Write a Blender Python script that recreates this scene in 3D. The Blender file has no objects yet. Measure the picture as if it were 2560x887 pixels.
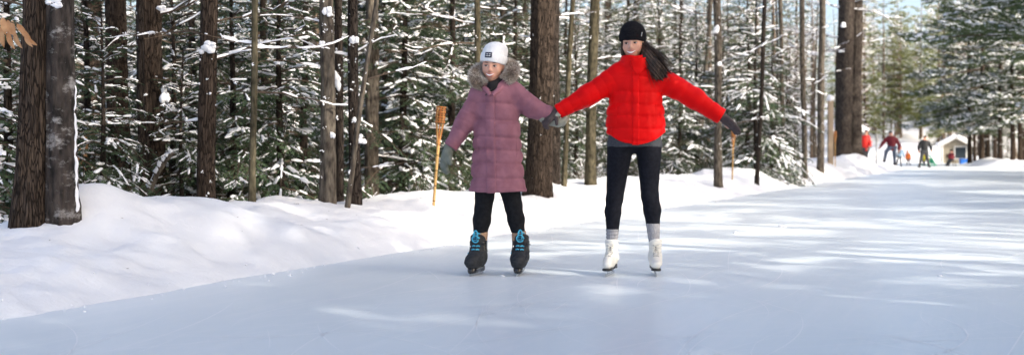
import bpy, math, random
import numpy as np
from mathutils import Vector, Matrix

# ------------------------------------------------------------------ camera, sky, sun, exposure
sc = bpy.context.scene
COL = sc.collection
F = 3000.0            # focal length in photo pixels (photo is 2560 wide)
HC = 0.86             # camera height
YH = 380.0            # horizon row
cam_d = bpy.data.cameras.new('camera')
cam = bpy.data.objects.new('camera', cam_d); COL.objects.link(cam)
cam.location = (0, 0, HC); cam.rotation_euler = (math.pi/2, 0, 0)
cam_d.sensor_width = 36; cam_d.lens = 36*F/2560
cam_d.shift_y = -(443.5-YH)/2560
cam_d.clip_start = .1; cam_d.clip_end = 2000
cam_d.dof.use_dof = True; cam_d.dof.focus_distance = 8.5; cam_d.dof.aperture_fstop = 2.2
sc.camera = cam
SUN_EL = math.radians(29); SUN_AZ = math.radians(129)      # azimuth from +Y towards +X
to_sun = Vector((math.sin(SUN_AZ)*math.cos(SUN_EL), math.cos(SUN_AZ)*math.cos(SUN_EL), math.sin(SUN_EL)))
w = bpy.data.worlds.new('World'); sc.world = w; w.use_nodes = True
nt = w.node_tree; sky = nt.nodes.new('ShaderNodeTexSky'); sky.sky_type = 'NISHITA'; sky.sun_disc = False
sky.sun_elevation = SUN_EL; sky.sun_rotation = SUN_AZ; sky.air_density = .8; sky.dust_density = 4.5; sky.ozone_density = .3
nt.links.new(sky.outputs[0], nt.nodes['Background'].inputs[0]); nt.nodes['Background'].inputs[1].default_value = 0.15
sun_d = bpy.data.lights.new('sun', 'SUN'); sun_d.energy = 2.25; sun_d.angle = math.radians(.6); sun_d.color = (1, .93, .82)
sun = bpy.data.objects.new('sun', sun_d); COL.objects.link(sun); sun.rotation_euler = to_sun.to_track_quat('Z', 'Y').to_euler()
sc.view_settings.view_transform = 'Standard'; sc.view_settings.look = 'None'
sc.view_settings.exposure = 1.52; sc.view_settings.gamma = 1
sc.cycles.max_bounces = 6; sc.cycles.diffuse_bounces = 4; sc.cycles.transparent_max_bounces = 4

rng = np.random.default_rng(7)
random.seed(7)

def P3(x, y, d):                       # photo pixel at depth d -> world point
    return np.array([(x-1280)/F*d, d, HC-(y-YH)/F*d])

# ------------------------------------------------------------------ materials
MATS = {}
def mat(name, c1, c2=None, rough=.8, scale=8, stretch=(1, 1, 1), bump=0., bscale=None, spec=.3, metal=0., detail=4,
        ramp=(.35, .65), sheen=0., kind='noise', bdist=.01, objvar=0., sss=0., trans=0.):
    m = bpy.data.materials.new(name); m.use_nodes = True; N = m.node_tree.nodes; L = m.node_tree.links
    b = N['Principled BSDF']; b.inputs['Roughness'].default_value = rough; b.inputs['Metallic'].default_value = metal
    b.inputs['Specular IOR Level'].default_value = spec
    if sheen: b.inputs['Sheen Weight'].default_value = sheen
    if sss:
        b.inputs['Subsurface Weight'].default_value = sss; b.inputs['Subsurface Scale'].default_value = .01
    b.inputs['Base Color'].default_value = (*c1, 1)
    tc = N.new('ShaderNodeTexCoord'); mp = N.new('ShaderNodeMapping'); mp.inputs['Scale'].default_value = stretch
    L.new(tc.outputs['Object'], mp.inputs['Vector'])
    src = None
    if c2 is not None:
        if kind == 'noise':
            t = N.new('ShaderNodeTexNoise'); t.inputs['Scale'].default_value = scale; t.inputs['Detail'].default_value = detail; o = t.outputs['Fac']
        else:
            t = N.new('ShaderNodeTexVoronoi'); t.inputs['Scale'].default_value = scale; o = t.outputs['Distance']
        L.new(mp.outputs[0], t.inputs['Vector'])
        r = N.new('ShaderNodeValToRGB'); r.color_ramp.elements[0].position, r.color_ramp.elements[1].position = ramp
        r.color_ramp.elements[0].color = (*c1, 1); r.color_ramp.elements[1].color = (*c2, 1)
        L.new(o, r.inputs[0]); src = r.outputs[0]
        if objvar:
            oi = N.new('ShaderNodeObjectInfo'); hs = N.new('ShaderNodeHueSaturation')
            mr = N.new('ShaderNodeMapRange'); mr.inputs[3].default_value = 1-objvar; mr.inputs[4].default_value = 1+objvar
            L.new(oi.outputs['Random'], mr.inputs[0]); L.new(mr.outputs[0], hs.inputs['Value']); L.new(src, hs.inputs['Color']); src = hs.outputs[0]
        L.new(src, b.inputs['Base Color'])
    if bump:
        n2 = N.new('ShaderNodeTexNoise'); n2.inputs['Scale'].default_value = bscale or scale; n2.inputs['Detail'].default_value = 5
        L.new(mp.outputs[0], n2.inputs['Vector']); bp = N.new('ShaderNodeBump'); bp.inputs['Strength'].default_value = bump; bp.inputs['Distance'].default_value = bdist
        L.new(n2.outputs['Fac'], bp.inputs['Height']); L.new(bp.outputs[0], b.inputs['Normal'])
    if trans:
        tr = N.new('ShaderNodeBsdfTranslucent'); mx = N.new('ShaderNodeMixShader'); mx.inputs[0].default_value = trans
        if src is not None: L.new(src, tr.inputs[0])
        else: tr.inputs[0].default_value = (*c1, 1)
        L.new(b.outputs[0], mx.inputs[1]); L.new(tr.outputs[0], mx.inputs[2]); L.new(mx.outputs[0], N['Material Output'].inputs[0])
    MATS[name] = m
    return m

mat('snow', (.77, .78, .80), (.84, .85, .86), rough=.75, scale=3, bump=.35, bscale=28, bdist=.02, spec=.2)
mat('branch_snow', (.86, .87, .90), rough=.8, spec=.2)
mat('needle_fir', (.032, .062, .033), (.085, .128, .064), rough=.6, scale=3, objvar=.3, trans=.25)
mat('needle_pine', (.050, .082, .036), (.110, .145, .060), rough=.6, scale=2, objvar=.3, trans=.3)
mat('needle_sun_tint', (.13, .155, .05), (.23, .25, .085), rough=.6, scale=1.5, objvar=.3, trans=.35)  # pine needles with the far slope's warm sunlight mixed into the colour
mat('twig', (.07, .05, .037), (.12, .09, .065), rough=.9, scale=20)
mat('frost', (.95, .96, .97), rough=.36, spec=.35)
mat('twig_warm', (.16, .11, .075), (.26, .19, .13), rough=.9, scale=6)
def furrowed(name, crack, c1, c2, sc_=52, zs=.13, edge=.12):
    m = bpy.data.materials.new(name); m.use_nodes = True; N, L = m.node_tree.nodes, m.node_tree.links; b = N['Principled BSDF']
    b.inputs['Roughness'].default_value = .95; b.inputs['Specular IOR Level'].default_value = .1
    tc = N.new('ShaderNodeTexCoord'); mp = N.new('ShaderNodeMapping'); mp.inputs['Scale'].default_value = (1, 1, zs); L.new(tc.outputs['Object'], mp.inputs[0])
    n0 = N.new('ShaderNodeTexNoise'); n0.inputs['Scale'].default_value = 9; n0.inputs['Detail'].default_value = 4; L.new(mp.outputs[0], n0.inputs['Vector'])
    ad = N.new('ShaderNodeMixRGB'); ad.blend_type = 'ADD'; ad.inputs[0].default_value = .12; L.new(mp.outputs[0], ad.inputs[1]); L.new(n0.outputs['Color'], ad.inputs[2])
    vo = N.new('ShaderNodeTexVoronoi'); vo.feature = 'DISTANCE_TO_EDGE'; vo.inputs['Scale'].default_value = sc_; L.new(ad.outputs[0], vo.inputs['Vector'])
    r = N.new('ShaderNodeValToRGB'); r.color_ramp.elements[0].position = .0; r.color_ramp.elements[1].position = edge; L.new(vo.outputs['Distance'], r.inputs[0])
    n1 = N.new('ShaderNodeTexNoise'); n1.inputs['Scale'].default_value = 45; n1.inputs['Detail'].default_value = 6; n1.inputs['Roughness'].default_value = .7; L.new(mp.outputs[0], n1.inputs['Vector'])
    r2 = N.new('ShaderNodeValToRGB'); r2.color_ramp.elements[0].position = .3; r2.color_ramp.elements[1].position = .7; r2.color_ramp.elements[0].color = (*c1, 1); r2.color_ramp.elements[1].color = (*c2, 1); L.new(n1.outputs['Fac'], r2.inputs[0])
    mx = N.new('ShaderNodeMixRGB'); mx.inputs[1].default_value = (*crack, 1); L.new(r.outputs[0], mx.inputs[0]); L.new(r2.outputs[0], mx.inputs[2]); L.new(mx.outputs[0], b.inputs['Base Color'])
    mu = N.new('ShaderNodeMath'); mu.operation = 'MULTIPLY_ADD'; mu.inputs[1].default_value = .3; L.new(n1.outputs['Fac'], mu.inputs[0]); L.new(r.outputs[0], mu.inputs[2])
    bp = N.new('ShaderNodeBump'); bp.inputs['Strength'].default_value = 1; bp.inputs['Distance'].default_value = .02; L.new(mu.outputs[0], bp.inputs['Height']); L.new(bp.outputs[0], b.inputs['Normal'])
    MATS[name] = m
furrowed('bark_brown', (.020, .0155, .013), (.030, .022, .017), (.090, .067, .052))
furrowed('bark_pine', (.026, .021, .018), (.045, .037, .031), (.135, .112, .095), 26, .13, .14)
furrowed('bark_dark', (.015, .012, .0105), (.026, .021, .018), (.074, .059, .049))
mat('bark_grey', (.040, .033, .028), (.145, .125, .10), rough=.95, scale=30, stretch=(1, 1, .3), bump=.8, bscale=40, bdist=.01, spec=.1, detail=6)
mat('bark_mossy', (.038, .034, .022), (.115, .10, .066), rough=.95, scale=30, stretch=(1, 1, .4), bump=.8, bscale=40, bdist=.01, spec=.1, detail=6)
mat('bark_warm', (.09, .068, .05), (.20, .155, .115), rough=.95, scale=14, stretch=(1, 1, .3), bump=.6, bscale=30, bdist=.01, spec=.1)

def bark_patched():
    m = mat('bark_patched', (.02, .018, .017), (.075, .062, .055), rough=.95, scale=24, stretch=(1, 1, .3), bump=1, bscale=36, bdist=.02, spec=.1, detail=6)
    N, L = m.node_tree.nodes, m.node_tree.links
    b = N['Principled BSDF']; src = b.inputs['Base Color'].links[0].from_socket
    tc = N.new('ShaderNodeTexCoord'); mp = N.new('ShaderNodeMapping'); mp.inputs['Scale'].default_value = (1, 1, 1.6); L.new(tc.outputs['Object'], mp.inputs[0])
    n = N.new('ShaderNodeTexNoise'); n.inputs['Scale'].default_value = 6; n.inputs['Detail'].default_value = 8; n.inputs['Roughness'].default_value = .7
    L.new(mp.outputs[0], n.inputs['Vector']); r = N.new('ShaderNodeValToRGB'); r.color_ramp.elements[0].position = .53; r.color_ramp.elements[1].position = .66
    L.new(n.outputs['Fac'], r.inputs[0]); mx = N.new('ShaderNodeMixRGB'); L.new(r.outputs[0], mx.inputs[0]); L.new(src, mx.inputs[1]); mx.inputs[2].default_value = (.33, .32, .31, 1)
    L.new(mx.outputs[0], b.inputs['Base Color'])
bark_patched()

def ice_material():
    m = bpy.data.materials.new('ice'); m.use_nodes = True; N, L = m.node_tree.nodes, m.node_tree.links; b = N['Principled BSDF']
    b.inputs['Specular IOR Level'].default_value = .35
    tc = N.new('ShaderNodeTexCoord')
    rot = N.new('ShaderNodeMapping'); rot.inputs['Rotation'].default_value = (0, 0, math.radians(22.4)); L.new(tc.outputs['Object'], rot.inputs[0])
    def noise(sx, sy, scale, detail=5, rough=.6, dist=0, rz=0):
        mp = N.new('ShaderNodeMapping'); mp.inputs['Scale'].default_value = (sx, sy, 1); mp.inputs['Rotation'].default_value = (0, 0, rz); L.new(rot.outputs[0], mp.inputs[0])
        n = N.new('ShaderNodeTexNoise'); n.inputs['Scale'].default_value = scale; n.inputs['Detail'].default_value = detail; n.inputs['Roughness'].default_value = rough; n.inputs['Distortion'].default_value = dist
        L.new(mp.outputs[0], n.inputs['Vector']); return n.outputs['Fac']
    def ramp(f, a, bb, ca, cb):
        r = N.new('ShaderNodeValToRGB'); r.color_ramp.elements[0].position = a; r.color_ramp.elements[1].position = bb
        r.color_ramp.elements[0].color = (*ca, 1); r.color_ramp.elements[1].color = (*cb, 1); L.new(f, r.inputs[0]); return r.outputs[0]
    base = ramp(noise(1, .45, .9, 4), .3, .7, (.74, .80, .82), (.82, .865, .875))
    # frost scraped into long streaks along the run, and finer crossing skate marks
    def over(c, fac, col, k):
        mx = N.new('ShaderNodeMixRGB'); mu = N.new('ShaderNodeMath'); mu.operation = 'MULTIPLY'; mu.inputs[1].default_value = k
        L.new(fac, mu.inputs[0]); L.new(mu.outputs[0], mx.inputs[0]); L.new(c, mx.inputs[1]); mx.inputs[2].default_value = (*col, 1); return mx.outputs[0]
    W, B = (1, 1, 1), (0, 0, 0)
    c = over(base, ramp(noise(7, .35, 1.6, 6, .65, .4), .5, .72, B, W), (.87, .89, .90), .45)
    c = over(c, ramp(noise(9, .5, 2.2, 6, .65, .8, .5), .56, .72, B, W), (.79, .83, .86), .35)
    c = over(c, ramp(noise(10, .4, 2.0, 6, .65, .8, -.55), .56, .72, B, W), (.66, .73, .76), .15)
    c = over(c, ramp(noise(26, .6, 2.2, 4, .6, .5, .12), .62, .68, B, W), (.88, .90, .92), .3)
    c = over(c, ramp(noise(26, .5, 2.5, 4, .6, .7, -.9), .65, .69, B, W), (.88, .90, .92), .25)
    L.new(c, b.inputs['Base Color'])
    b.inputs['Roughness'].default_value = .36
    bp = N.new('ShaderNodeBump'); bp.inputs['Strength'].default_value = .06; bp.inputs['Distance'].default_value = .003
    L.new(noise(14, 1.2, 2.5, 6, .65, .3), bp.inputs['Height']); L.new(bp.outputs[0], b.inputs['Normal'])
    MATS['ice'] = m
ice_material()

# ------------------------------------------------------------------ mesh helpers
def vnoise(p, seed=0):                 # value noise, p (N,3) -> -1..1
    p = np.asarray(p, float); i = np.floor(p).astype(np.int64); f = p-i; f = f*f*(3-2*f)
    def h(dx, dy, dz):
        n = (i[:, 0]+dx)*374761393 + (i[:, 1]+dy)*668265263 + (i[:, 2]+dz)*2147483647 + seed*974634777
        n = (n ^ (n >> 13))*1274126177 & 0x7fffffff; n = (n ^ (n >> 16))*60493 & 0x7fffffff
        return (n % 65536)/32768.0-1
    x, y, z = f[:, 0], f[:, 1], f[:, 2]
    a = (h(0,0,0)*(1-x)+h(1,0,0)*x)*(1-y)+(h(0,1,0)*(1-x)+h(1,1,0)*x)*y
    b = (h(0,0,1)*(1-x)+h(1,0,1)*x)*(1-y)+(h(0,1,1)*(1-x)+h(1,1,1)*x)*y
    return a*(1-z)+b*z
def fbm(p, oct=4, seed=0):
    s = 0; a = 1; p = np.asarray(p, float)
    for k in range(oct): s = s+a*vnoise(p*(2**k)+k*17.3, seed+k); a *= .5
    return s

class Geo:                             # collects vertices and faces, several materials
    def __init__(s): s.v = []; s.q = []; s.m = []; s.n = 0
    def add(s, v, q, m=0):
        v = np.asarray(v, float).reshape(-1, 3); q = np.asarray(q, int)
        if len(q) == 0: return
        if q.shape[1] == 3: q = np.concatenate([q, -np.ones((len(q), 1), int)-s.n], 1)
        s.v.append(v); s.q.append(q+s.n); s.m.append(np.full(len(q), m)); s.n += len(v)
    def mesh(s, name, mats, smooth=False):
        me = bpy.data.meshes.new(name)
        v = np.concatenate(s.v); q = np.concatenate(s.q); m = np.concatenate(s.m)
        cnt = np.where(q[:, 3] < 0, 3, 4); st = np.concatenate([[0], np.cumsum(cnt)[:-1]])
        loops = q.ravel(); loops = loops[loops >= 0]
        me.vertices.add(len(v)); me.vertices.foreach_set('co', v.astype(np.float32).ravel())
        me.loops.add(len(loops)); me.loops.foreach_set('vertex_index', loops.astype(np.int32))
        me.polygons.add(len(q)); me.polygons.foreach_set('loop_start', st.astype(np.int32)); me.polygons.foreach_set('loop_total', cnt.astype(np.int32))
        me.polygons.foreach_set('material_index', m.astype(np.int32))
        me.polygons.foreach_set('use_smooth', np.full(len(q), smooth))
        for k in ([mats] if isinstance(mats, str) else mats): me.materials.append(MATS[k])
        me.update(calc_edges=True)
        return me

STUFF = {'snow', 'crown', 'branches', 'stems', 'dead_branches', 'flank_snow'}
def link(name, me, parent=None, loc=None, rot=None):
    o = bpy.data.objects.new(name, me); COL.objects.link(o)
    if name in STUFF and parent is not None: o['kind'] = 'stuff'          # too fine to pick apart: real geometry joined in one part
    if parent is not None: o.parent = parent
    if loc is not None: o.location = tuple(loc)
    if rot is not None: o.rotation_euler = rot
    return o
def tag(o, label=None, cat=None, group=None, kind=None):
    if label: o['label'] = label
    if cat: o['category'] = cat
    if group: o['group'] = group
    if kind: o['kind'] = kind
    return o
def thing(name, label, cat, loc=(0, 0, 0), rz=0, group=None):
    o = bpy.data.objects.new(name, None); COL.objects.link(o); o.location = tuple(loc); o.rotation_euler = (0, 0, rz); o.empty_display_size = .2
    return tag(o, label, cat, group)
def norm(a): a = np.asarray(a, float); return a/(np.linalg.norm(a, axis=-1, keepdims=True)+1e-12)

def tube(g, pts, rad, n=8, m=0, cap=True, flat=1.0):
    pts = np.asarray(pts, float); k = len(pts); rad = np.broadcast_to(np.asarray(rad, float), (k,))
    t = norm(np.gradient(pts, axis=0)); ref = np.array([0, 0, 1.]) if abs(t[:, 2]).mean() < .9 else np.array([0, 1., 0])
    s = norm(np.cross(t, ref)); u = np.cross(s, t); a = np.arange(n)/n*2*np.pi
    v = pts[:, None]+rad[:, None, None]*(np.cos(a)[None, :, None]*s[:, None]+flat*np.sin(a)[None, :, None]*u[:, None])
    i = np.arange(k-1)[:, None]*n; j = np.arange(n)[None]; j2 = (j+1) % n
    q = np.stack([i+j, i+j2, i+n+j2, i+n+j], -1).reshape(-1, 4)
    g.add(v.reshape(-1, 3), q, m)
    if cap:
        for e, o in ((0, 0), (k-1, 1)):
            c = np.concatenate([pts[e:e+1], v[e]]); jj = np.arange(n)
            tri = np.stack([np.zeros(n, int), 1+jj, 1+(jj+1) % n] if o else [np.zeros(n, int), 1+(jj+1) % n, 1+jj], -1); g.add(c, tri, m)
def box(g, c, s, m=0, R=None):
    c = np.asarray(c, float); s = np.asarray(s, float)/2
    v = np.array([[x, y, z] for x in (-1, 1) for y in (-1, 1) for z in (-1, 1)])*s
    if R is not None: v = v@np.asarray(R).T
    g.add(v+c, [[0, 1, 3, 2], [4, 6, 7, 5], [0, 4, 5, 1], [2, 3, 7, 6], [0, 2, 6, 4], [1, 5, 7, 3]], m)
def rotz(a): c, s = math.cos(a), math.sin(a); return np.array([[c, -s, 0], [s, c, 0], [0, 0, 1.]])
def bevel_box(name, s, mname, parent, c=(0, 0, 0), R=None, bev=.01):
    g = Geo(); box(g, (0, 0, 0), s); o = link(name, g.mesh(name, mname), parent, c)
    if R is not None: o.rotation_euler = Matrix(R.tolist()).to_euler()
    md = o.modifiers.new('bevel', 'BEVEL'); md.width = bev; md.segments = 2
    return o

def sprays(g, p, d, nrm, l, wd, m=0):
    """little lance-shaped needle twigs: p base, d direction, nrm plane normal"""
    s = norm(np.cross(d, nrm)); l = l[:, None]; wd = wd[:, None]; k = len(p)
    v = np.stack([p, p+d*l*.42+s*wd, p+d*l, p+d*l*.42-s*wd], 1).reshape(-1, 3)
    g.add(v, np.arange(k*4).reshape(-1, 4), m)

def lumps(g, r, c, s, nlat=7, nlon=10):          # one irregular blob of snow
    th = np.linspace(0, np.pi, nlat); ph = np.arange(nlon)/nlon*2*np.pi; T, Ph = np.meshgrid(th, ph, indexing='ij')
    v = np.stack([np.sin(T)*np.cos(Ph), np.sin(T)*np.sin(Ph), np.cos(T)], -1).reshape(-1, 3); o_ = r.uniform(0, 99, 3); v = v*(1+.34*vnoise(v*1.7+o_, 3)+.16*vnoise(v*4.1+o_, 8))[:, None]*s+c
    i = np.arange(nlat-1)[:, None]*nlon; j = np.arange(nlon)[None]; j2 = (j+1) % nlon
    g.add(v, np.stack([i+j, i+nlon+j, i+nlon+j2, i+j2], -1).reshape(-1, 4))

# ------------------------------------------------------------------ terrain: ice and snow
TH = math.atan((2520-1280)/F); E = np.array([math.sin(TH), math.cos(TH)]); NL = np.array([-math.cos(TH), math.sin(TH)]); O0 = np.array([-5.2, 0.])
tn = math.tan(TH)
LEFT = [(-5.2+tn*-14, -14), (-5.2+tn*58, 58), (20.2, 62), (21.6, 67), (23.4, 76), (26.3, 90), (27.8, 97)]
RIGHT = [(36, 97), (30, 80), (27.7, 73), (26.9, 68.5), (27.4, 64), (26.6, 58), (1.9, 0), (-4.0, -14)]
POLY = np.array(LEFT+RIGHT)
def sdist(p):                          # signed distance to the ice area, positive outside
    p = np.asarray(p, float); a = POLY; b = np.roll(POLY, -1, 0); out = np.full(len(p), 1e9); ins = np.zeros(len(p), bool)
    for k in range(len(a)):
        e = b[k]-a[k]; wv = p-a[k]; t = np.clip((wv@e)/(e@e), 0, 1); d = wv-t[:, None]*e; out = np.minimum(out, (d*d).sum(1))
        c = (a[k][1] > p[:, 1]) != (b[k][1] > p[:, 1])
        with np.errstate(divide='ignore', invalid='ignore'):
            x = (b[k][0]-a[k][0])*(p[:, 1]-a[k][1])/(b[k][1]-a[k][1]+1e-12)+a[k][0]
        ins ^= c & (p[:, 0] < x)
    return np.sqrt(out)*np.where(ins, -1, 1)
MOUNDS = [(-3.08, 8.72, .24, .20), (-2.80, 8.9, .45, .06), (13.9, 47.6, 1.0, .32), (14.6, 49, .8, .25), (33.4, 101, 3.2, .9), (36, 104, 3, .9), (29.5, 103, 3, .5)]
def ground_h(xy):
    xy = np.asarray(xy, float).reshape(-1, 2); d = sdist(xy); y = xy[:, 1]; x = xy[:, 0]
    pe = np.stack([x, y, 0*x], 1); d = d+.05*fbm(pe*1.1, 3, 41)+.016*fbm(pe*6, 2, 43)
    rightside = (x-(-5.2+tn*y)) > 3.2
    H = np.interp(y, [0, 6, 7.9, 9.3, 10.8, 12.8, 23, 30, 37, 47, 52, 56, 70], [.34, .34, .34, .42, .34, .35, .36, .45, .54, .58, .36, .16, .16])
    H = np.where(rightside, .42, H)
    p3 = np.stack([x, y, 0*x], 1)
    H = H*(1+.13*fbm(p3*.45, 3, 5))
    wob = .12*fbm(p3*1.1, 3, 21)
    dd = np.maximum(d+np.where(d > .05, wob*np.clip(d*2, 0, 1), 0), 0)
    t = np.clip(dd/1.35, 0, 1); prof = (1-(1-t)**1.9)
    floor = .03+.013*np.maximum(0, d-7)+np.maximum(0, y-112)*.07*np.clip((d-6)/10, 0, 1)
    floor = floor+.07*fbm(p3*.5, 4, 9)*np.clip((d-1.6), 0, 1)
    back = np.clip((dd-1.55)/1.6, 0, 1); back = back*back*(3-2*back)
    h = H*prof*(1-back)+floor*back
    rid = np.clip(d*3, 0, 1)*np.clip((3-d), 0, 1)
    u = x*E[0]+y*E[1]; v = d
    gul = vnoise(np.stack([u*1.5+v*.8, v*.55, 0*u], 1), 31)
    h = h+rid*(.05*fbm(p3*2.2, 4, 3)+.08*np.maximum(gul, -.4)*np.clip(y/26, .2, 1)+.012*fbm(p3*7, 3, 14))+.007*fbm(p3*13, 2, 4)*np.clip(d*4, 0, 1)
    for mx, my, s, a in MOUNDS:
        h = h+a*np.exp(-((x-mx)**2+(y-my)**2)/(2*s*s))*np.clip(d*2, 0, 1)
    return np.where(d <= 0, np.maximum(-.10, d*.35)-.004, h)
def gz(x, y): return float(ground_h([[x, y]])[0])

us = [-13.0]
while us[-1] < 3.5: us.append(us[-1]+.4)
while us[-1] < 250: us.append(us[-1]+max(.038, .0062*us[-1]))
vs = np.concatenate([-np.geomspace(8.6, 90, 26)[::-1], np.arange(-8.4, -5.2, .14), np.arange(-5.2, -.3, .5), np.arange(-.25, 2.4, .036), np.arange(2.4, 8, .16), np.geomspace(8.1, 150, 40)])
U, V = np.meshgrid(np.array(us), vs, indexing='ij')
XY = O0+U[..., None]*E+V[..., None]*NL; nu, nv = U.shape
Zt = ground_h(XY.reshape(-1, 2)); Dt = sdist(XY.reshape(-1, 2))
TV = np.concatenate([XY.reshape(-1, 2), Zt[:, None]], 1)
ii = (np.arange(nu-1)[:, None]*nv+np.arange(nv-1)[None]).ravel(); TQ = np.stack([ii, ii+1, ii+nv+1, ii+nv], -1)[:, ::-1]
dm = Dt[TQ].max(1); dmean = Dt[TQ].mean(1); vside = (V.ravel()[TQ].mean(1) > -2.5)
isnow = dm > -.35
for nm, sel in (('snow_bank', isnow & (dmean < 2.4) & vside), ('snow_bank', isnow & (dmean < 2.4) & ~vside), ('snow_ground', isnow & (dmean >= 2.4))):
    q = TQ[sel]; uq, inv = np.unique(q, return_inverse=True); g = Geo(); g.add(TV[uq], inv.reshape(-1, 4))
    tag(link(nm, g.mesh(nm, 'snow', True)), kind='structure')
g = Geo(); g.add([[-30, -14, 0], [60, -14, 0], [60, 98, 0], [-30, 98, 0]], [[0, 1, 2, 3]])
# ice sheet trimmed a little outside its own outline
ctr = POLY.mean(0); IP = []
for k in range(len(POLY)):
    a, b, c = POLY[k-1], POLY[k], POLY[(k+1) % len(POLY)]; t = norm(c-a); IP.append(b+np.array([t[1], -t[0]])*.3*(1 if True else 0))
IP = np.array(IP)
area = 0.5*np.sum(IP[:, 0]*np.roll(IP[:, 1], -1)-np.roll(IP[:, 0], -1)*IP[:, 1])
if abs(area) < abs(0.5*np.sum(POLY[:, 0]*np.roll(POLY[:, 1], -1)-np.roll(POLY[:, 0], -1)*POLY[:, 1])):
    IP = 2*POLY-IP
me = bpy.data.meshes.new('ice'); idx = list(range(len(IP))); idx = idx if np.sum(IP[:, 0]*np.roll(IP[:, 1], -1)-np.roll(IP[:, 0], -1)*IP[:, 1]) > 0 else idx[::-1]
me.from_pydata([(x, y, 0) for x, y in IP], [], [idx]); me.materials.append(MATS['ice'])
tag(link('ice', me), kind='structure')

# ------------------------------------------------------------------ trees

def snow_strips(g, a, b, wd, hh, r, m=0, sag=.25):
    """lumpy snow pillows lying along segments a->b"""
    k = len(a)
    if k == 0: return
    T = b-a; t = norm(T); up = np.array([0, 0, 1.]); s = norm(np.cross(t, up)+1e-6); n = norm(np.cross(s, t)); n[n[:, 2] < 0] *= -1
    st = np.array([0, .12, .35, .62, .88, 1.]); prof = np.array([.3, .85, 1, .95, .8, .25])
    ang = np.array([-25, 35, 90, 145, 205])*np.pi/180
    ns, na = len(st), len(ang)
    J = r.uniform(.6, 1.3, (k, ns, 1)); J2 = r.uniform(.75, 1.25, (k, ns, na))
    ca = np.cos(ang)[None, None]*J2*J*prof[None, :, None]; sa = np.sin(ang)[None, None]*J2*J*prof[None, :, None]
    v = (a[:, None]+T[:, None]*st[None, :, None])[:, :, None]+ca[..., None]*(s*wd[:, None])[:, None, None]+sa[..., None]*(n*hh[:, None])[:, None, None]
    i = np.arange(ns-1)[:, None]*na; j = np.arange(na-1)[None]
    q1 = np.stack([i+j, i+j+1, i+na+j+1, i+na+j], -1).reshape(-1, 4)
    q = (np.arange(k)[:, None, None]*(ns*na)+q1[None]).reshape(-1, 4)
    g.add(v.reshape(-1, 3), q, m)

def segs(g, a, b, ra, rb, m=0):        # many straight 3-sided twigs at once
    t = norm(b-a); s = norm(np.cross(t, [.13, .21, 1.])); u = np.cross(s, t); k = len(a); ang = np.array([0, 2.094, 4.189])
    ring = np.cos(ang)[None, :, None]*s[:, None]+np.sin(ang)[None, :, None]*u[:, None]
    v = np.concatenate([a[:, None]+ring*ra[:, None, None], b[:, None]+ring*rb[:, None, None]], 1).reshape(-1, 3)
    q1 = np.array([[0, 1, 4, 3], [1, 2, 5, 4], [2, 0, 3, 5]]); g.add(v, (np.arange(k)[:, None, None]*6+q1[None]).reshape(-1, 4), m)

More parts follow.
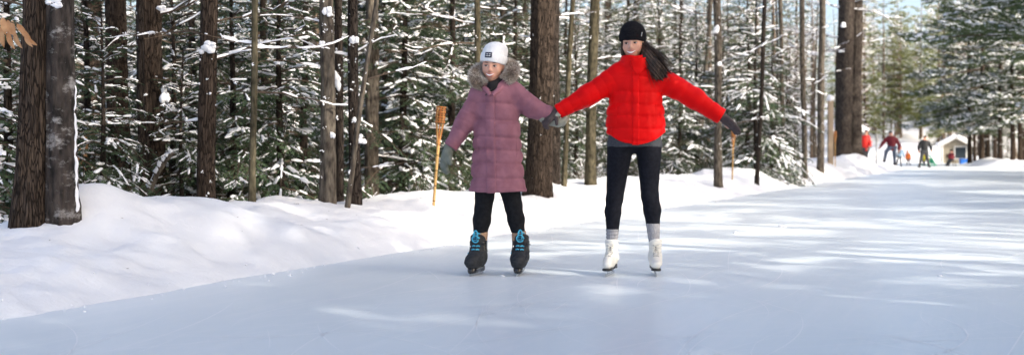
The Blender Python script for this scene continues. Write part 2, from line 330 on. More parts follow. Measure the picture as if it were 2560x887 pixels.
def fir_branch(gc, gs, p0, az, L, e0, droop, r, dens=1.0, snow=.6, tl=.062):
    """one flat feathery bough; gc crown (0 twig, 1 needle), gs snow"""
    out = np.array([math.cos(az), math.sin(az), 0]); side0 = np.array([-math.sin(az), math.cos(az), 0]); bend = r.uniform(-.25, .25)
    def at(t): t = np.asarray(t, float)[:, None]; return p0+out*L*t+side0*L*bend*t*t+np.array([0, 0, 1.])*L*(math.tan(e0)*t-droop*t*t)
    tt = np.linspace(0, 1, 7); pts = at(tt); segs(gc, pts[:-1], pts[1:], np.interp(tt[:-1], [0, 1], [.006+.007*L, .003]), np.interp(tt[1:], [0, 1], [.006+.007*L, .003]), 0)
    n = max(4, int(L/.05*dens)); ts = np.linspace(.12, 1, n)+r.uniform(-.01, .01, n); ts = np.clip(ts, .05, 1)
    p = at(ts); tg = norm(at(ts+.02)-at(ts-.02)); sd = np.where(np.arange(n) % 2 == 0, 1, -1)[:, None]
    S = norm(np.cross(tg, [0, 0, 1.]))*sd; up = norm(np.cross(S*sd, tg))
    ls = (.40*L*(1-ts)**.75+.07)*r.uniform(.7, 1.2, n); ls = np.minimum(ls, .55)
    ang = r.uniform(.75, 1.05, n)[:, None]; D = norm(np.cos(ang)*tg+np.sin(ang)*S-np.array([0, 0, 1.])*r.uniform(.05, .4, n)[:, None])
    segs(gc, p, p+D*ls[:, None], np.full(n, .003), np.full(n, .0015), 0)
    # needle twigs
    cnt = np.maximum(3, (ls/.021*dens).astype(int)); I = np.repeat(np.arange(n), cnt)
    k = len(I); f = r.uniform(.08, 1, k); base = p[I]+D[I]*(ls[I]*f)[:, None]; s2 = np.where(r.random(k) < .5, 1, -1)[:, None]
    upj = norm(up[I]+r.normal(0, .28, (k, 3))); S2 = norm(np.cross(D[I], upj))*s2; a2 = r.uniform(.45, 1.0, k)[:, None]
    d2 = norm(np.cos(a2)*D[I]+np.sin(a2)*S2-np.array([0, 0, 1.])*r.uniform(-.1, .3, k)[:, None])
    sprays(gc, base, d2, upj, r.uniform(.7, 1.25, k)*tl*(1.15-.4*f), np.full(k, .0120), 1)
    # tips
    sprays(gc, p+D*ls[:, None]*.7, D, up, np.maximum(ls*.5, .06), np.full(n, .011), 1)
    q_ = np.convolve(r.random(n+8), np.ones(9)/9, 'same')[4:4+n]; K = np.where(q_ >= np.quantile(q_, 1-min(1, snow*.33)))[0]       # snow lies in connected patches, other sprays stay bare
    J = np.repeat(K, 3); ns = len(J); f0 = np.tile([.12, .42, .72], len(K))+r.uniform(-.1, .1, ns); ok = r.random(ns) < .85; J, f0 = J[ok], f0[ok]; ns = len(J)
    c0 = p[J]+D[J]*(ls[J]*f0)[:, None]; Dj = norm(D[J]+r.normal(0, .18, (ns, 3))*[1, 1, .3]); ln = np.clip(ls[J]*.42, .03, .17)*r.uniform(.7, 1.15, ns); wv = np.clip(ls[J]*.085, .010, .030)*r.uniform(.7, 1.5, ns)
    snow_strips(gs, c0+[0, 0, .008], c0+Dj*ln[:, None]+[0, 0, .006], wv, wv*r.uniform(.45, .8, ns), r)
    m2 = max(2, int(L/.13)); tq = np.linspace(.1, .95, m2+1); keep = r.random(m2) < snow*.7; pa = at(tq)
    wv = np.full(keep.sum(), .013+.005*L)*r.uniform(.5, 1.3, keep.sum()); snow_strips(gs, pa[:-1][keep]+[0, 0, .012], pa[1:][keep]+[0, 0, .012], wv, wv*.75, r)

def make_fir(seed, H, R, zb=.15, droop=.55, snow=.6, step=.24, nper=6, dens=1.0, top=1.0):
    r = np.random.default_rng(seed); gc, gs = Geo(), Geo(); z = zb
    while z < H*.97:
        f = (z-zb)/(H-zb)
        for k in range(max(3, int(nper*r.uniform(.7, 1.2)))):
            L = (R*(1-f)**.85+.12)*r.uniform(.6, 1.12)
            e0 = math.radians(np.interp(f, [0, .5, 1], [2, 18, 45])+r.uniform(-10, 10))
            fir_branch(gc, gs, np.array([0, 0, z+r.uniform(-.1, .1)]), r.uniform(0, 2*math.pi), L, e0, droop*r.uniform(.6, 1.3)*(1-.5*f), r, dens, snow)
        z += step*r.uniform(.8, 1.2)
    gt = Geo(); zz = np.linspace(-.3, H, 9); tube(gt, np.stack([.02*np.sin(zz*1.3+seed), .02*np.cos(zz*1.7), zz], 1), np.interp(zz, [-.3, H], [.02+.011*H, .008]), 8)
    return gt.mesh('fir_trunk', 'bark_dark', True), gc.mesh('fir_crown', ['twig', 'needle_fir']), gs.mesh('fir_snow', 'branch_snow', True)

def pine_limb(gc, gs, p0, az, L, e0, curve, r, snow=.5, nsub=12, tuft=9, nl=.13, nw=.010, sp=1.0):
    out = np.array([math.cos(az), math.sin(az), 0]); side0 = np.array([-math.sin(az), math.cos(az), 0]); bend = r.uniform(-.3, .3)
    def at(t): t = np.asarray(t, float)[:, None]; return p0+out*L*t+side0*L*bend*t*t+np.array([0, 0, 1.])*L*(math.tan(e0)*t+curve*t*t)
    tt = np.linspace(0, 1, 8); pts = at(tt); rr = np.interp(tt, [0, 1], [.012+.013*L, .005]); segs(gc, pts[:-1], pts[1:], rr[:-1], rr[1:], 0)
    n = nsub; ts = np.sort(r.uniform(.25, 1, n)); p = at(ts); tg = norm(at(ts+.02)-at(ts-.02)); sd = np.where(np.arange(n) % 2 == 0, 1, -1)[:, None]
    S = norm(np.cross(tg, [0, 0, 1.]))*sd; ls = L*(.42*(1-ts)+.13)*r.uniform(.6, 1.25, n); ang = r.uniform(.4, 1.0, n)[:, None]
    D = norm(np.cos(ang)*tg+np.sin(ang)*S+np.array([0, 0, 1.])*r.uniform(-.1, .3, n)[:, None])
    segs(gc, p, p+D*ls[:, None], np.full(n, .008), np.full(n, .004), 0)
    nt_ = np.maximum(3, (ls/.11*sp).astype(int)); I = np.repeat(np.arange(n), nt_); k = len(I); f = r.uniform(.25, 1.02, k)
    c = p[I]+D[I]*(ls[I]*f)[:, None]+r.normal(0, .05, (k, 3))*np.array([1, 1, .5])*min(1, L/1.5)
    J = np.repeat(np.arange(k), tuft); dn = norm(D[I][J]*.7+r.normal(0, .6, (len(J), 3))+np.array([0, 0, .15]))
    sprays(gc, c[J], dn, norm(r.normal(0, 1, (len(J), 3))), nl*r.uniform(.7, 1.2, len(J)), np.full(len(J), nw), 1)
    pk = r.random(k) < snow*.42
    if pk.any():
        h = D[I][pk]*r.uniform(.07, .17, pk.sum())[:, None]; wv = r.uniform(.04, .11, pk.sum()); snow_strips(gs, c[pk]-h*.8+[0, 0, .03], c[pk]+h+[0, 0, .02], wv, wv*.5, r)
    kk = r.random(7) < snow; wv = r.uniform(.03, .05, kk.sum()); snow_strips(gs, pts[:-1][kk]+[0, 0, .015], pts[1:][kk]+[0, 0, .015], wv, wv*.8, r)

def make_pine(seed, H, R, zb, rad, snow=.5, nl=60, e=(-12, 18), curve=.12, tuft=9, needle_w=.012, nlen=.14, bark='bark_brown', dead=10, sp=1.0, low=.55):
    r = np.random.default_rng(seed); gc, gs = Geo(), Geo()
    for k in range(nl):
        f = (k+r.uniform(0, 1))/nl; z = zb+(H-zb)*f**1.1; L = R*(1-.75*f)*r.uniform(.55, 1.15)*min(1, low+2*f)
        pine_limb(gc, gs, np.array([0, 0, z]), k*2.4+r.uniform(-.5, .5), L, math.radians(np.interp(f, [0, 1], e)+r.uniform(-8, 8)), curve*r.uniform(.3, 1.3), r, snow, nsub=max(6, int(4.5*L)+2), tuft=tuft, nl=nlen, nw=needle_w, sp=sp)
    for k in range(dead):
        z = r.uniform(1.3, zb); L = r.uniform(.4, 1.5); a = r.uniform(0, 6.28); o = np.array([math.cos(a), math.sin(a), r.uniform(-.3, .15)])
        dead_limb(gc, gs, np.array([0, 0, z]), o, L, r, snow)
    gt = Geo(); zz = np.linspace(-.5, H, 14); tube(gt, np.stack([.05*np.sin(zz*.4+seed), .05*np.cos(zz*.33), zz], 1), np.interp(zz, [-.5, .4, H], [rad*1.25, rad, .03]), 12)
    return gt.mesh('pine_trunk', bark, True), gc.mesh('pine_crown', ['twig', 'needle_pine']), gs.mesh('pine_snow', 'branch_snow', True)

def dead_limb(gc, gs, p0, d, L, r, snow=.7, rad=None, depth=0):
    """bare crooked limb with forking twigs and snow lying on it"""
    n = max(3, int(L/.14)); d = norm(d); p = [np.array(p0, float)]
    for k in range(n): d = norm(d+r.normal(0, .13, 3)+np.array([0, 0, .02])); p.append(p[-1]+d*L/n)
    p = np.array(p); rad = rad or (.004+.0075*L); rr = np.linspace(rad, max(.002, rad*.25), n+1); segs(gc, p[:-1], p[1:], rr[:-1], rr[1:], 0)
    sl = np.abs(norm(p[1:]-p[:-1])[:, 2]) < .75; kk = (r.random(n) < snow) & sl
    if kk.any():
        e = np.array([0, 0, 1.])*rr[:-1][kk][:, None]*.7; wv = (rr[:-1][kk]*.95+.004)*r.uniform(.8, 1.4, kk.sum()); ex = (p[1:]-p[:-1])[kk]*.12
        snow_strips(gs, p[:-1][kk]+e-ex, p[1:][kk]+e+ex, wv, wv*r.uniform(.9, 1.5, len(wv)), r)
    if depth < 2:
        for k in range(1, n):
            if r.random() < (.75 if depth == 0 else .5):
                t = norm(p[k+1]-p[k]); s = norm(np.cross(t, [0, 0, 1.])+r.normal(0, .25, 3))*(1 if r.random() < .5 else -1)
                dead_limb(gc, gs, p[k], t*.6+s*.8, L*(1-k/n*.6)*r.uniform(.25, .5), r, snow*.9, rr[k]*.6, depth+1)

def make_hardwood(seed, H, rad, bark='bark_grey', snow=.6, lean=.05, z0=.5, nb=26):
    """slim leafless tree or sapling with snow along its twigs"""
    r = np.random.default_rng(seed); gc, gs, gt = Geo(), Geo(), Geo(); zz = np.linspace(-.4, H, 12); px = lean*zz+.06*np.sin(zz*.9+seed); py = .06*np.cos(zz*.7+seed)
    path = np.stack([px, py, zz], 1); tube(gt, path, np.interp(zz, [-.4, H], [rad*1.1, rad*.15]), 10)
    for k in range(nb):
        z = r.uniform(z0, H*.97); b = np.array([np.interp(z, zz, px), np.interp(z, zz, py), z]); a = r.uniform(0, 6.28)
        dead_limb(gc, gs, b, [math.cos(a), math.sin(a), r.uniform(.1, .9)], r.uniform(.5, 1.3)*(.4+.16*min(H, 6)), r, snow)
    return gt.mesh('hardwood_trunk', bark, True), gc.mesh('hardwood_branches', 'twig'), gs.mesh('hardwood_snow', 'branch_snow', True)

def make_shrub(seed, H, n=16, snow=.7, spread=.6):
    r = np.random.default_rng(seed); gc, gs = Geo(), Geo()
    for k in range(n):
        a = r.uniform(0, 6.28); dead_limb(gc, gs, [r.normal(0, .08), r.normal(0, .08), -.1], [math.cos(a)*spread*r.random(), math.sin(a)*spread*r.random(), 1], H*r.uniform(.5, 1.1), r, snow, .006)
    return gc.mesh('shrub_stems', 'twig'), gs.mesh('shrub_snow', 'branch_snow', True)

FIRS = [make_fir(11, 4.6, 1.4, snow=.5), make_fir(12, 3.4, 1.2, droop=.8, snow=.75), make_fir(13, 6.5, 1.7, zb=.5, droop=.6, snow=.4, step=.29)]
FARFIR = [make_fir(21, 8.5, 2.0, zb=.6, droop=.5, snow=.32, step=.40, nper=7, dens=.6)]
PINES = [make_pine(31, 19, 3.4, 5.5, .2, nl=54, snow=.35, tuft=7, needle_w=.014), make_pine(32, 17, 3.0, 4.0, .17, nl=52, snow=.38, tuft=7, needle_w=.014)]
BIGPINE = make_pine(33, 20, 5.6, 3.4, .2, nl=54, e=(-14, 14), curve=.05, snow=.8, dead=6, tuft=8, needle_w=.017, nlen=.16, sp=1.6, low=.85)
HARD = [make_hardwood(41, 9, .07, snow=.16), make_hardwood(42, 6, .045, lean=-.04, snow=.22), make_hardwood(43, 11, .09, 'bark_warm', nb=34, snow=.16)]
SUN_TINT_PINE = make_pine(36, 19, 4.6, 3.4, .16, nl=46, e=(-12, 14), curve=.05, snow=.22, dead=5, tuft=7, needle_w=.018, nlen=.17, sp=1.5, low=.85, bark='bark_warm'); SUN_TINT_PINE[1].materials[1] = MATS['needle_sun_tint']  # far pine whose needle colour carries the sunny glow
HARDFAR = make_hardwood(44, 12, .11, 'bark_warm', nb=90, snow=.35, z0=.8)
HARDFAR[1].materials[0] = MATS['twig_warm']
SHRUBS = [make_shrub(51, .9, snow=.5), make_shrub(52, 1.3, 14, snow=.45), make_shrub(53, .6, 20, .7, 1.0)]
def plant(name, meshes, label, cat, x, y, s=1.0, rz=0, group=None, parts=('trunk', 'crown', 'snow'), tilt=0, sz=None):
    o = thing(name, label, cat, (x, y, gz(x, y)-.03), rz, group); o.scale = (s, s, sz or s); o.rotation_euler = (tilt, tilt*.5, rz)
    for pn, me in zip(parts, meshes): link(pn, me, o)
    return o

def ridged_trunk(name, path, rad, mname, parent, seed, n=72, rows=150, amp=.02, vscale=3.0, flare=.35):
    """near trunk with real furrowed bark relief; path given local to its parent"""
    path = np.asarray(path, float); t = np.linspace(0, 1, rows); zc = np.linspace(path[0, 2], path[-1, 2], rows)
    cx = np.interp(zc, path[:, 2], path[:, 0]); cy = np.interp(zc, path[:, 2], path[:, 1]); rd = np.interp(zc, path[:, 2], rad)
    h = np.maximum(0, zc); rd = rd*(1+flare*np.exp(-h/.22))
    a = np.arange(n)/n*2*np.pi; A, Zz = np.meshgrid(a, zc)
    RD = np.repeat(rd[:, None], n, 1)
    q = np.stack([np.cos(A)*RD*vscale*11, np.sin(A)*RD*vscale*11, Zz*vscale*1.7], -1).reshape(-1, 3)
    f = 1-np.abs(vnoise(q, seed)); f2 = vnoise(q*2.3, seed+5); lob = vnoise(np.stack([np.cos(A)*1.3, np.sin(A)*1.3, Zz*.6], -1).reshape(-1, 3), seed+9)
    disp = amp*(f**1.5-.7)+amp*.35*f2+.06*rd.mean()*lob*2
    RR = RD+disp.reshape(RD.shape)
    wob = .012*np.sin(zc*1.7+seed)
    v = np.stack([cx[:, None]+wob[:, None]+RR*np.cos(A), cy[:, None]+RR*np.sin(A), Zz], -1).reshape(-1, 3)
    i = np.arange(rows-1)[:, None]*n; j = np.arange(n)[None]; j2 = (j+1) % n
    g = Geo(); g.add(v, np.stack([i+j, i+j2, i+n+j2, i+n+j], -1).reshape(-1, 4))
    return link(name, g.mesh(name, mname, True), parent)


CROWN_HI = make_pine(35, 20, 3.4, 7.5, .2, nl=34, snow=.2, dead=0, tuft=6, needle_w=.018)
def trunk_tree(name, label, bx, d, wpx, tx, mname, seed, H=9, cat='tree', group=None, extra=(), limbs=(), flecks=0, zrel=None, amp=None, crown=True, flare=.3, rows=150, wtop=None):
    """a trunk known from the photo: base column bx, column tx at the photo's upper edge, width in px, distance d"""
    b = P3(bx, 0, d); top = P3(tx, 0, d); z0 = gz(b[0], d); o = thing(name, label, cat, (b[0], d, z0), 0, group)
    zt = top[2]-z0; lean = (top[0]-b[0])/zt; r0 = wpx/F*d/2; r1 = (wtop or wpx*.9)/F*d/2
    path = [[-.5*lean, 0, -.5], [lean*zt, 0, zt], [lean*zt+.3*lean*(H-zt), .0, max(H, zt+2)]]
    ridged_trunk('trunk', path, [r0, r1, r1*.6], mname, o, seed, amp=amp if amp is not None else min(.022, r0*.12), flare=flare, rows=rows, n=72 if wpx > 30 else 36)
    r = np.random.default_rng(seed+100); gc, gs = Geo(), Geo()
    for (yy, side, L, up) in limbs:                # dead limbs: photo row, direction angle (deg, 0=right, 90=away), length, rise
        z = HC-(yy-YH)/F*d-z0; a = math.radians(side); dr = np.array([math.cos(a), math.sin(a), up])
        dead_limb(gc, gs, np.array([lean*z, 0, z])+norm(dr)*r0*.7, dr, L, r, .42 if d < 40 else .9)
    for k in range(flecks):                        # snow stuck to the bark
        z = r.uniform(.2, zt); a = r.uniform(-2.6, -.2); rad = np.interp(z, [0, zt], [r0, r1]); s = r.uniform(.003, .010)
        for q in range(3): lumps(gs, r, np.array([lean*z+math.cos(a)*rad+r.normal(0, s), math.sin(a)*rad, z+r.normal(0, s*1.3)]), np.array([s, s*.6, s*r.uniform(.6, 1.6)])*r.uniform(.5, 1.1), 5, 6)
    for (xx, yy, sx, sz_) in extra:                # larger clumps seen in the photo
        c = P3(xx, yy, d-r0*.9)-np.array([b[0], d, z0]); g2 = Geo()
        for q in range(11): w_ = r.uniform(.25, .6); qz = r.uniform(-1, .6); lumps(g2, r, c+np.array([r.uniform(-.75, .75)*(.75-.35*qz)*sx, -abs(r.normal(0, .15))*sx, qz*.75*sz_]), np.array([sx, sx*.6, sz_*.9])*w_, 8, 11)
        link('snow_clump', g2.mesh('snow_clump', 'branch_snow', True), o)['kind'] = 'stuff'
    if gc.v: link('dead_branches', gc.mesh('dead_branches', 'twig'), o)
    if gs.v: link('snow', gs.mesh('snow', 'branch_snow', True), o)
    if crown:
        c = link('crown', CROWN_HI[1], o); c.location = (lean*zt, 0, 0); c.rotation_euler = (0, 0, seed*1.7)
    return o

# ---- the pair at the far left, standing on the bank
o = trunk_tree('pine_tree', 'thick furrowed brown trunk, left of the fused pair at the left edge', 70, 8.25, 82, 88, 'bark_brown', 1, flare=.28, wtop=60, amp=.016, limbs=[(20, 170, .8, .2)])
o = trunk_tree('patched_tree', 'black trunk blotched with pale grey lichen, fused to the leftmost brown trunk', 151, 8.3, 74, 152, 'bark_patched', 2, flare=.25, wtop=74, amp=.012, extra=[(135, 6, .06, .035)], limbs=[(8, 100, .9, .25)])
r = np.random.default_rng(4); gs = Geo()
t_ = np.linspace(0, 1, 60); fp_ = np.array([P3(188+f*f*5+1.5*math.sin(f*23)+1.2*math.sin(f*57), 215+f*330, 8.29)-np.array(o.location) for f in t_]); tube(gs, fp_, (.004+.009*t_)*(1+.2*np.sin(t_*40)*np.sin(t_*17)), 8, flat=2.2)
link('flank_snow', gs.mesh('flank_snow', 'branch_snow', True), o)

TR = [  # label, base x, distance, width px, x at top, bark, limbs, flecks, clumps
 ('tall straight brown trunk just right of the fused pair', 300, 12.5, 56, 291, 'bark_brown', [(330, 60, .9, .1), (120, 20, 1.2, .1), (60, 150, 1.2, .15)], 10, [(342, 485, .09, .1)]),
 ('broad brown trunk with a slender stem against its left side', 388, 12.0, 66, 372, 'bark_brown', [(40, 10, 1.6, .2), (215, 10, .9, -.1), (180, 70, 1, .1), (300, 190, .9, .1)], 26, [(412, 235, .05, .09), (430, 268, .04, .05), (405, 20, .05, .03)]),
 ('slender dark stem hugging the broad brown trunk', 361, 11.6, 17, 348, 'bark_dark', [], 2, []),
 ('brown trunk under a big round clump of snow, moss low down', 517, 11.0, 44, 520, 'bark_brown', [(150, 20, 1.2, .1), (90, 160, 1, .2), (60, 30, 1, .3), (300, 170, .8, 0)], 14, [(522, 116, .085, .07)]),
 ('slim straight olive grey trunk standing alone on the left', 633, 10.9, 18, 634, 'bark_mossy', [(120, 20, .9, .1), (110, 150, .8, .2), (230, 25, 1, .05)], 3, []),
 ('scarred grey brown trunk forking near the top beside the leaning stem', 819, 11.6, 40, 815, 'bark_grey', [(60, 160, .6, .3), (170, 180, .5, .1)], 26, [(818, 30, .05, .06), (832, 335, .025, .04), (805, 108, .03, .03)]),
 ('dark narrow trunk directly behind the scarred grey trunk', 846, 12.2, 22, 848, 'bark_dark', [(150, 10, .6, .2)], 12, [(840, 200, .05, .1)]),
 ('dark brown trunk dotted with snow right of the scarred trunk', 886, 11.8, 30, 884, 'bark_dark', [(140, 170, .5, .1), (420, 20, .5, .1)], 24, [(886, 97, .05, .05), (902, 345, .05, .05), (886, 300, .03, .03)]),
 ('thin pale stem leaning right across the dark snow-dotted trunk', 868, 11.4, 13, 943, 'bark_grey', [(200, 20, .6, .4)], 6, []),
 ('plain grey trunk set back between the leaning stem and the bamboo torch', 932, 16.5, 36, 928, 'bark_grey', [(330, 20, 1.2, .05), (390, 20, 1.0, 0), (250, 10, 1.3, .1), (180, 160, 1.2, .1)], 2, []),
 ('mossy trunk rising behind the white knit hat', 1191, 15.5, 17, 1192, 'bark_mossy', [(60, 170, 1.2, .2), (20, 10, 1, .2), (110, 190, 1.2, .1)], 3, []),
 ('massive grey brown trunk right behind the plum coat', 1346, 15.6, 66, 1360, 'bark_brown', [(40, 20, .9, .1), (100, 160, .9, .2)], 6, [(1320, 100, .03, .03)]),
 ('dark trunk half hidden below the joined hands', 1381, 17.5, 35, 1385, 'bark_dark', [], 3, []),
 ('thin crooked stem leaning right below the joined hands', 1408, 16.8, 13, 1433, 'bark_mossy', [(95, 30, .5, .8), (290, 10, .5, .1)], 3, []),
 ('medium straight trunk between joined hands and red jacket', 1475, 18.5, 27, 1486, 'bark_mossy', [(60, 170, 1.1, .2), (150, 10, 1.2, .1)], 4, []),
 ('slim snow-flecked trunk behind the outstretched red sleeve', 1797, 23.5, 20, 1793, 'bark_grey', [(40, 170, 1.5, .2), (130, 10, 1.4, .1), (220, 180, 1.3, .1), (60, 20, 1.3, .2), (310, 10, 1.2, .05)], 16, [(1790, 75, .07, .09), (1800, 160, .05, .05)]),
 ('thin twisting sapling with a fork near the upper edge', 1893, 26.5, 11, 1913, 'bark_dark', [(65, 60, .9, 1.2), (60, 150, .9, 1.0), (230, 170, 1.0, .2)], 2, []),
 ('bare trunk well right of the thin twisting sapling', 2012, 33, 14, 2004, 'bark_grey', [(120, 170, 2, .1), (220, 10, 1.8, .1)], 3, []),
 ('pale brown trunk just left of the capped wooden post', 2050, 36, 17, 2056, 'bark_grey', [(200, 170, 1.6, .1), (130, 10, 1.4, .1)], 3, []),
 ('dim slender trunk left of the bare trunk in the bright wood', 1960, 34, 11, 1950, 'bark_grey', [(90, 20, 1.4, .1)], 2, []),
]
for k, (lb, bx, d, wp, tx, mn, lm, fl, ex) in enumerate(TR):
    trunk_tree('tree_trunk' if False else 'forest_tree', lb, bx, d, wp, tx, mn, 20+k, limbs=lm, flecks=fl, extra=ex, crown=True, rows=110 if wp > 30 else 60, flare=.2)
# fork of the scarred trunk is a part of the dark one behind it: the two big fused pines on the right
o = trunk_tree('pine_tree', 'huge dark pine trunk beside the path, left half of the double trunk', 2106, 48, 44, 2116, 'bark_pine', 61, H=14, crown=False, amp=.03, flare=.3,
    limbs=[(22, 185, 4.2, .05), (95, 180, 3.6, .0), (125, 183, 3.0, -.12), (5, 10, 4, .02), (22, 5, 3.2, -.05), (130, 182, 2.6, .1)], extra=[(2108, 62, .1, .1), (2103, 128, .12, .05)])
o = trunk_tree('pine_tree', 'huge brown pine trunk beside the path, right half of the double trunk', 2135, 48.4, 36, 2139, 'bark_pine', 62, H=14, crown=False, amp=.03, flare=.3, limbs=[(100, 10, 1.6, -.25), (128, 5, 1, -.1)])
o['label'] = 'huge brown pine trunk beside the path, right half of the double trunk'
for q in (61, 62): pass

# ---- understorey and forest behind the left bank
def okspot(x, y, lst, dmin): return all((x-a)**2+(y-b)**2 > dmin*dmin for a, b in lst)
def uv(u, v): return O0+u*E+v*NL
used = [((t[1]-1280)/F*t[2], t[2]) for t in TR]
LAND = [(60, 'the fused pair'), (300, 'the tall straight brown trunk'), (388, 'the broad brown trunk'), (517, 'the trunk with the snow clump'), (633, 'the slim olive trunk'), (819, 'the scarred forked trunk'),
        (932, 'the set-back grey trunk'), (1095, 'the bamboo torch'), (1240, 'the white-hatted woman'), (1350, 'the massive trunk'), (1475, 'the straight mossy trunk'), (1588, 'the woman in red'),
        (1797, 'the snow-flecked slim trunk'), (1900, 'the twisting sapling'), (2030, 'the capped post'), (2125, 'the double pine')]
def place(kind, x, y):
    """label and group of a tree told by the landmark it stands beside and by how deep it stands"""
    p = 1280+F*x/max(y, 1); k = min(LAND, key=lambda q: abs(q[0]-p)); dx = p-k[0]
    side = 'left of' if dx < -22 else ('right of' if dx > 22 else 'behind'); dep = 'near the bank' if y < 15 or (y < 36 and p > 1400) else ('in the middle rows' if y < 27 or (y < 50 and p > 1400) else 'deep in the wood')
    l = f'{kind} {dep} {side} {k[1]}'; return l, l.replace(kind, kind.split()[-1]+'s')
def slope(kind, x, y):
    p = 1280+F*x/y; c = 'left of the double pine' if p < 2090 else 'behind the double pine' if p < 2160 else 'above the red-coated person' if p < 2200 else 'above the man in maroon' if p < 2260 else 'above the skater in black' if p < 2345 else 'above the hut' if p < 2420 else 'right of the hut'
    l = f"{kind} {'low' if y < 128 else 'halfway' if y < 160 else 'high'} on the far slope {c}"; return l, l.replace(kind, kind.split()[-1]+'s')
r = np.random.default_rng(77)
MAN = [(255, 10.6, 1, .62, .3), (215, 12.8, 0, .8, 2), (430, 14.0, 1, .9, 1), (455, 11.9, 1, .55, 4), (580, 12.6, 0, .75, 2), (700, 12.8, 1, .95, 5), (760, 14.2, 0, .95, .5),
       (660, 15.5, 2, .8, 1), (20, 10.6, 0, .8, 3), (-60, 9.6, 1, .8, 1), (480, 15, 2, .8, 2), (1010, 17, 2, .8, 4), (1130, 18.5, 2, .85, 3), (1060, 21, 0, 1.1, 1), (960, 20, 0, 1.2, 2),
       (1440, 24, 0, .8, 1), (1290, 21, 2, .8, 0), (1560, 27, 0, .9, 3), (1700, 30, 2, .7, 3), (1890, 30, 1, 1.3, 3), (1870, 33, 0, 1.2, 1), (1930, 31, 1, 1.0, 2), (1740, 34, 0, 1.1, 5)]
for (pxx, d, kd, s, rz) in MAN:
    x = (pxx-1280)/F*d; l, gq = place('snowy evergreen', x, d); plant('fir_tree', FIRS[kd], l, 'evergreen', x, d, s, rz, gq); used.append((x, d))
n = 0; tries = 0
while n < 185 and tries < 9000:
    tries += 1
    v = 3.6+r.random()**1.3*30; u = r.uniform(4, 78); p = uv(u, v); x, y = p
    if y < 5: continue
    pxx = 1280+F*x/y
    if pxx < -250 or pxx > 2190: continue
    if pxx > 1400 and v < 6: continue
    if not okspot(x, y, used, 1.1+.015*y): continue
    l, gq = place('snowy evergreen', x, y); kd = r.integers(0, 3); far = y > 34 or v > 16
    plant('fir_tree', FARFIR[0] if far else FIRS[kd], l, 'evergreen', x, y, r.uniform(.75, 1.15) if not far else r.uniform(.7, 1.1), r.uniform(0, 6.28), gq); used.append((x, y)); n += 1
n = 0; tries = 0
while n < 75 and tries < 6000:
    tries += 1
    v = 4+r.random()**1.2*34; u = r.uniform(12, 95); x, y = uv(u, v); pxx = 1280+F*x/y
    if pxx < -200 or pxx > 2180 or not okspot(x, y, used, .9): continue
    l, gq = place('leafless snow-dusted tree', x, y); kd = int(r.integers(0, 3))
    plant('bare_tree', HARD[kd], l, 'bare tree', x, y, r.uniform(.8, 1.3), r.uniform(0, 6.28), gq, ('trunk', 'branches', 'snow')); used.append((x, y)); n += 1
n = 0; tries = 0
while n < 38 and tries < 4000:
    tries += 1
    v = 9+r.random()*34; u = r.uniform(16, 100); x, y = uv(u, v); pxx = 1280+F*x/y
    if pxx < -200 or pxx > 2150 or not okspot(x, y, used, 1.2): continue
    l, gq = place('tall pine', x, y)
    plant('tall_pine', PINES[n % 2], l, 'pine', x, y, r.uniform(.8, 1.15), r.uniform(0, 6.28), gq); used.append((x, y)); n += 1
n = 0; tries = 0
while n < 70 and tries < 5000:                  # deeper rows that close the wood off
    tries += 1
    v = 14+r.random()*40; u = r.uniform(14, 105); x, y = uv(u, v); pxx = 1280+F*x/y
    if pxx < -200 or pxx > 2080 or not okspot(x, y, used, 1.6): continue
    l, gq = place('large dark evergreen', x, y); plant('fir_tree', FARFIR[0], l, 'evergreen', x, y, r.uniform(1.1, 1.7), r.uniform(0, 6.28), gq); used.append((x, y)); n += 1
# twiggy shrubs right behind the crest
n = 0
while n < 60:
    v = r.uniform(1.9, 6); u = r.uniform(6, 46)**1.0; x, y = uv(u, v); pxx = 1280+F*x/y
    if pxx < -50 or pxx > 2080: continue
    l, gq = place('leafless twiggy shrub', x, y)
    plant('shrub', SHRUBS[int(r.integers(0, 3))], l, 'shrub', x, y, r.uniform(.5, 1.0), r.uniform(0, 6.28), gq, ('stems', 'snow')); n += 1

# ---- trees on the right of the path: in view far off, and along the near side casting the dappled shade
RT = [(2423, 80, .75, 0), (2437, 84, .7, 1), (2455, 77, .85, 0), (2468, 79, .75, 0), (2500, 74, .7, 0), (2531, 72, .75, 0), (2549, 78, .8, 0), (2486, 92, .9, 1), (2570, 69, .8, 0)]
names = ['leftmost dark pine trunk right of the hut', 'second slim pine trunk right of the hut', 'dark pine with sunlit flank in the trunk cluster right of the hut', 'right-hand dark pine of the trunk cluster right of the hut',
         'slim pine standing apart right of the trunk cluster', 'pine near the right edge above the low bank', 'pine beside the right edge, nearly cut off', 'pine set back behind the trunk cluster right of the hut', 'pine cut by the right edge of the picture']
for (pxx, d, s, kd), lb in zip(RT, names):
    x = (pxx-1280)/F*d; plant('tall_pine', BIGPINE if kd == 0 else PINES[1], lb, 'pine', x, d, s, pxx*.7, 'pines right of the path'); used.append((x, d))
n = 0
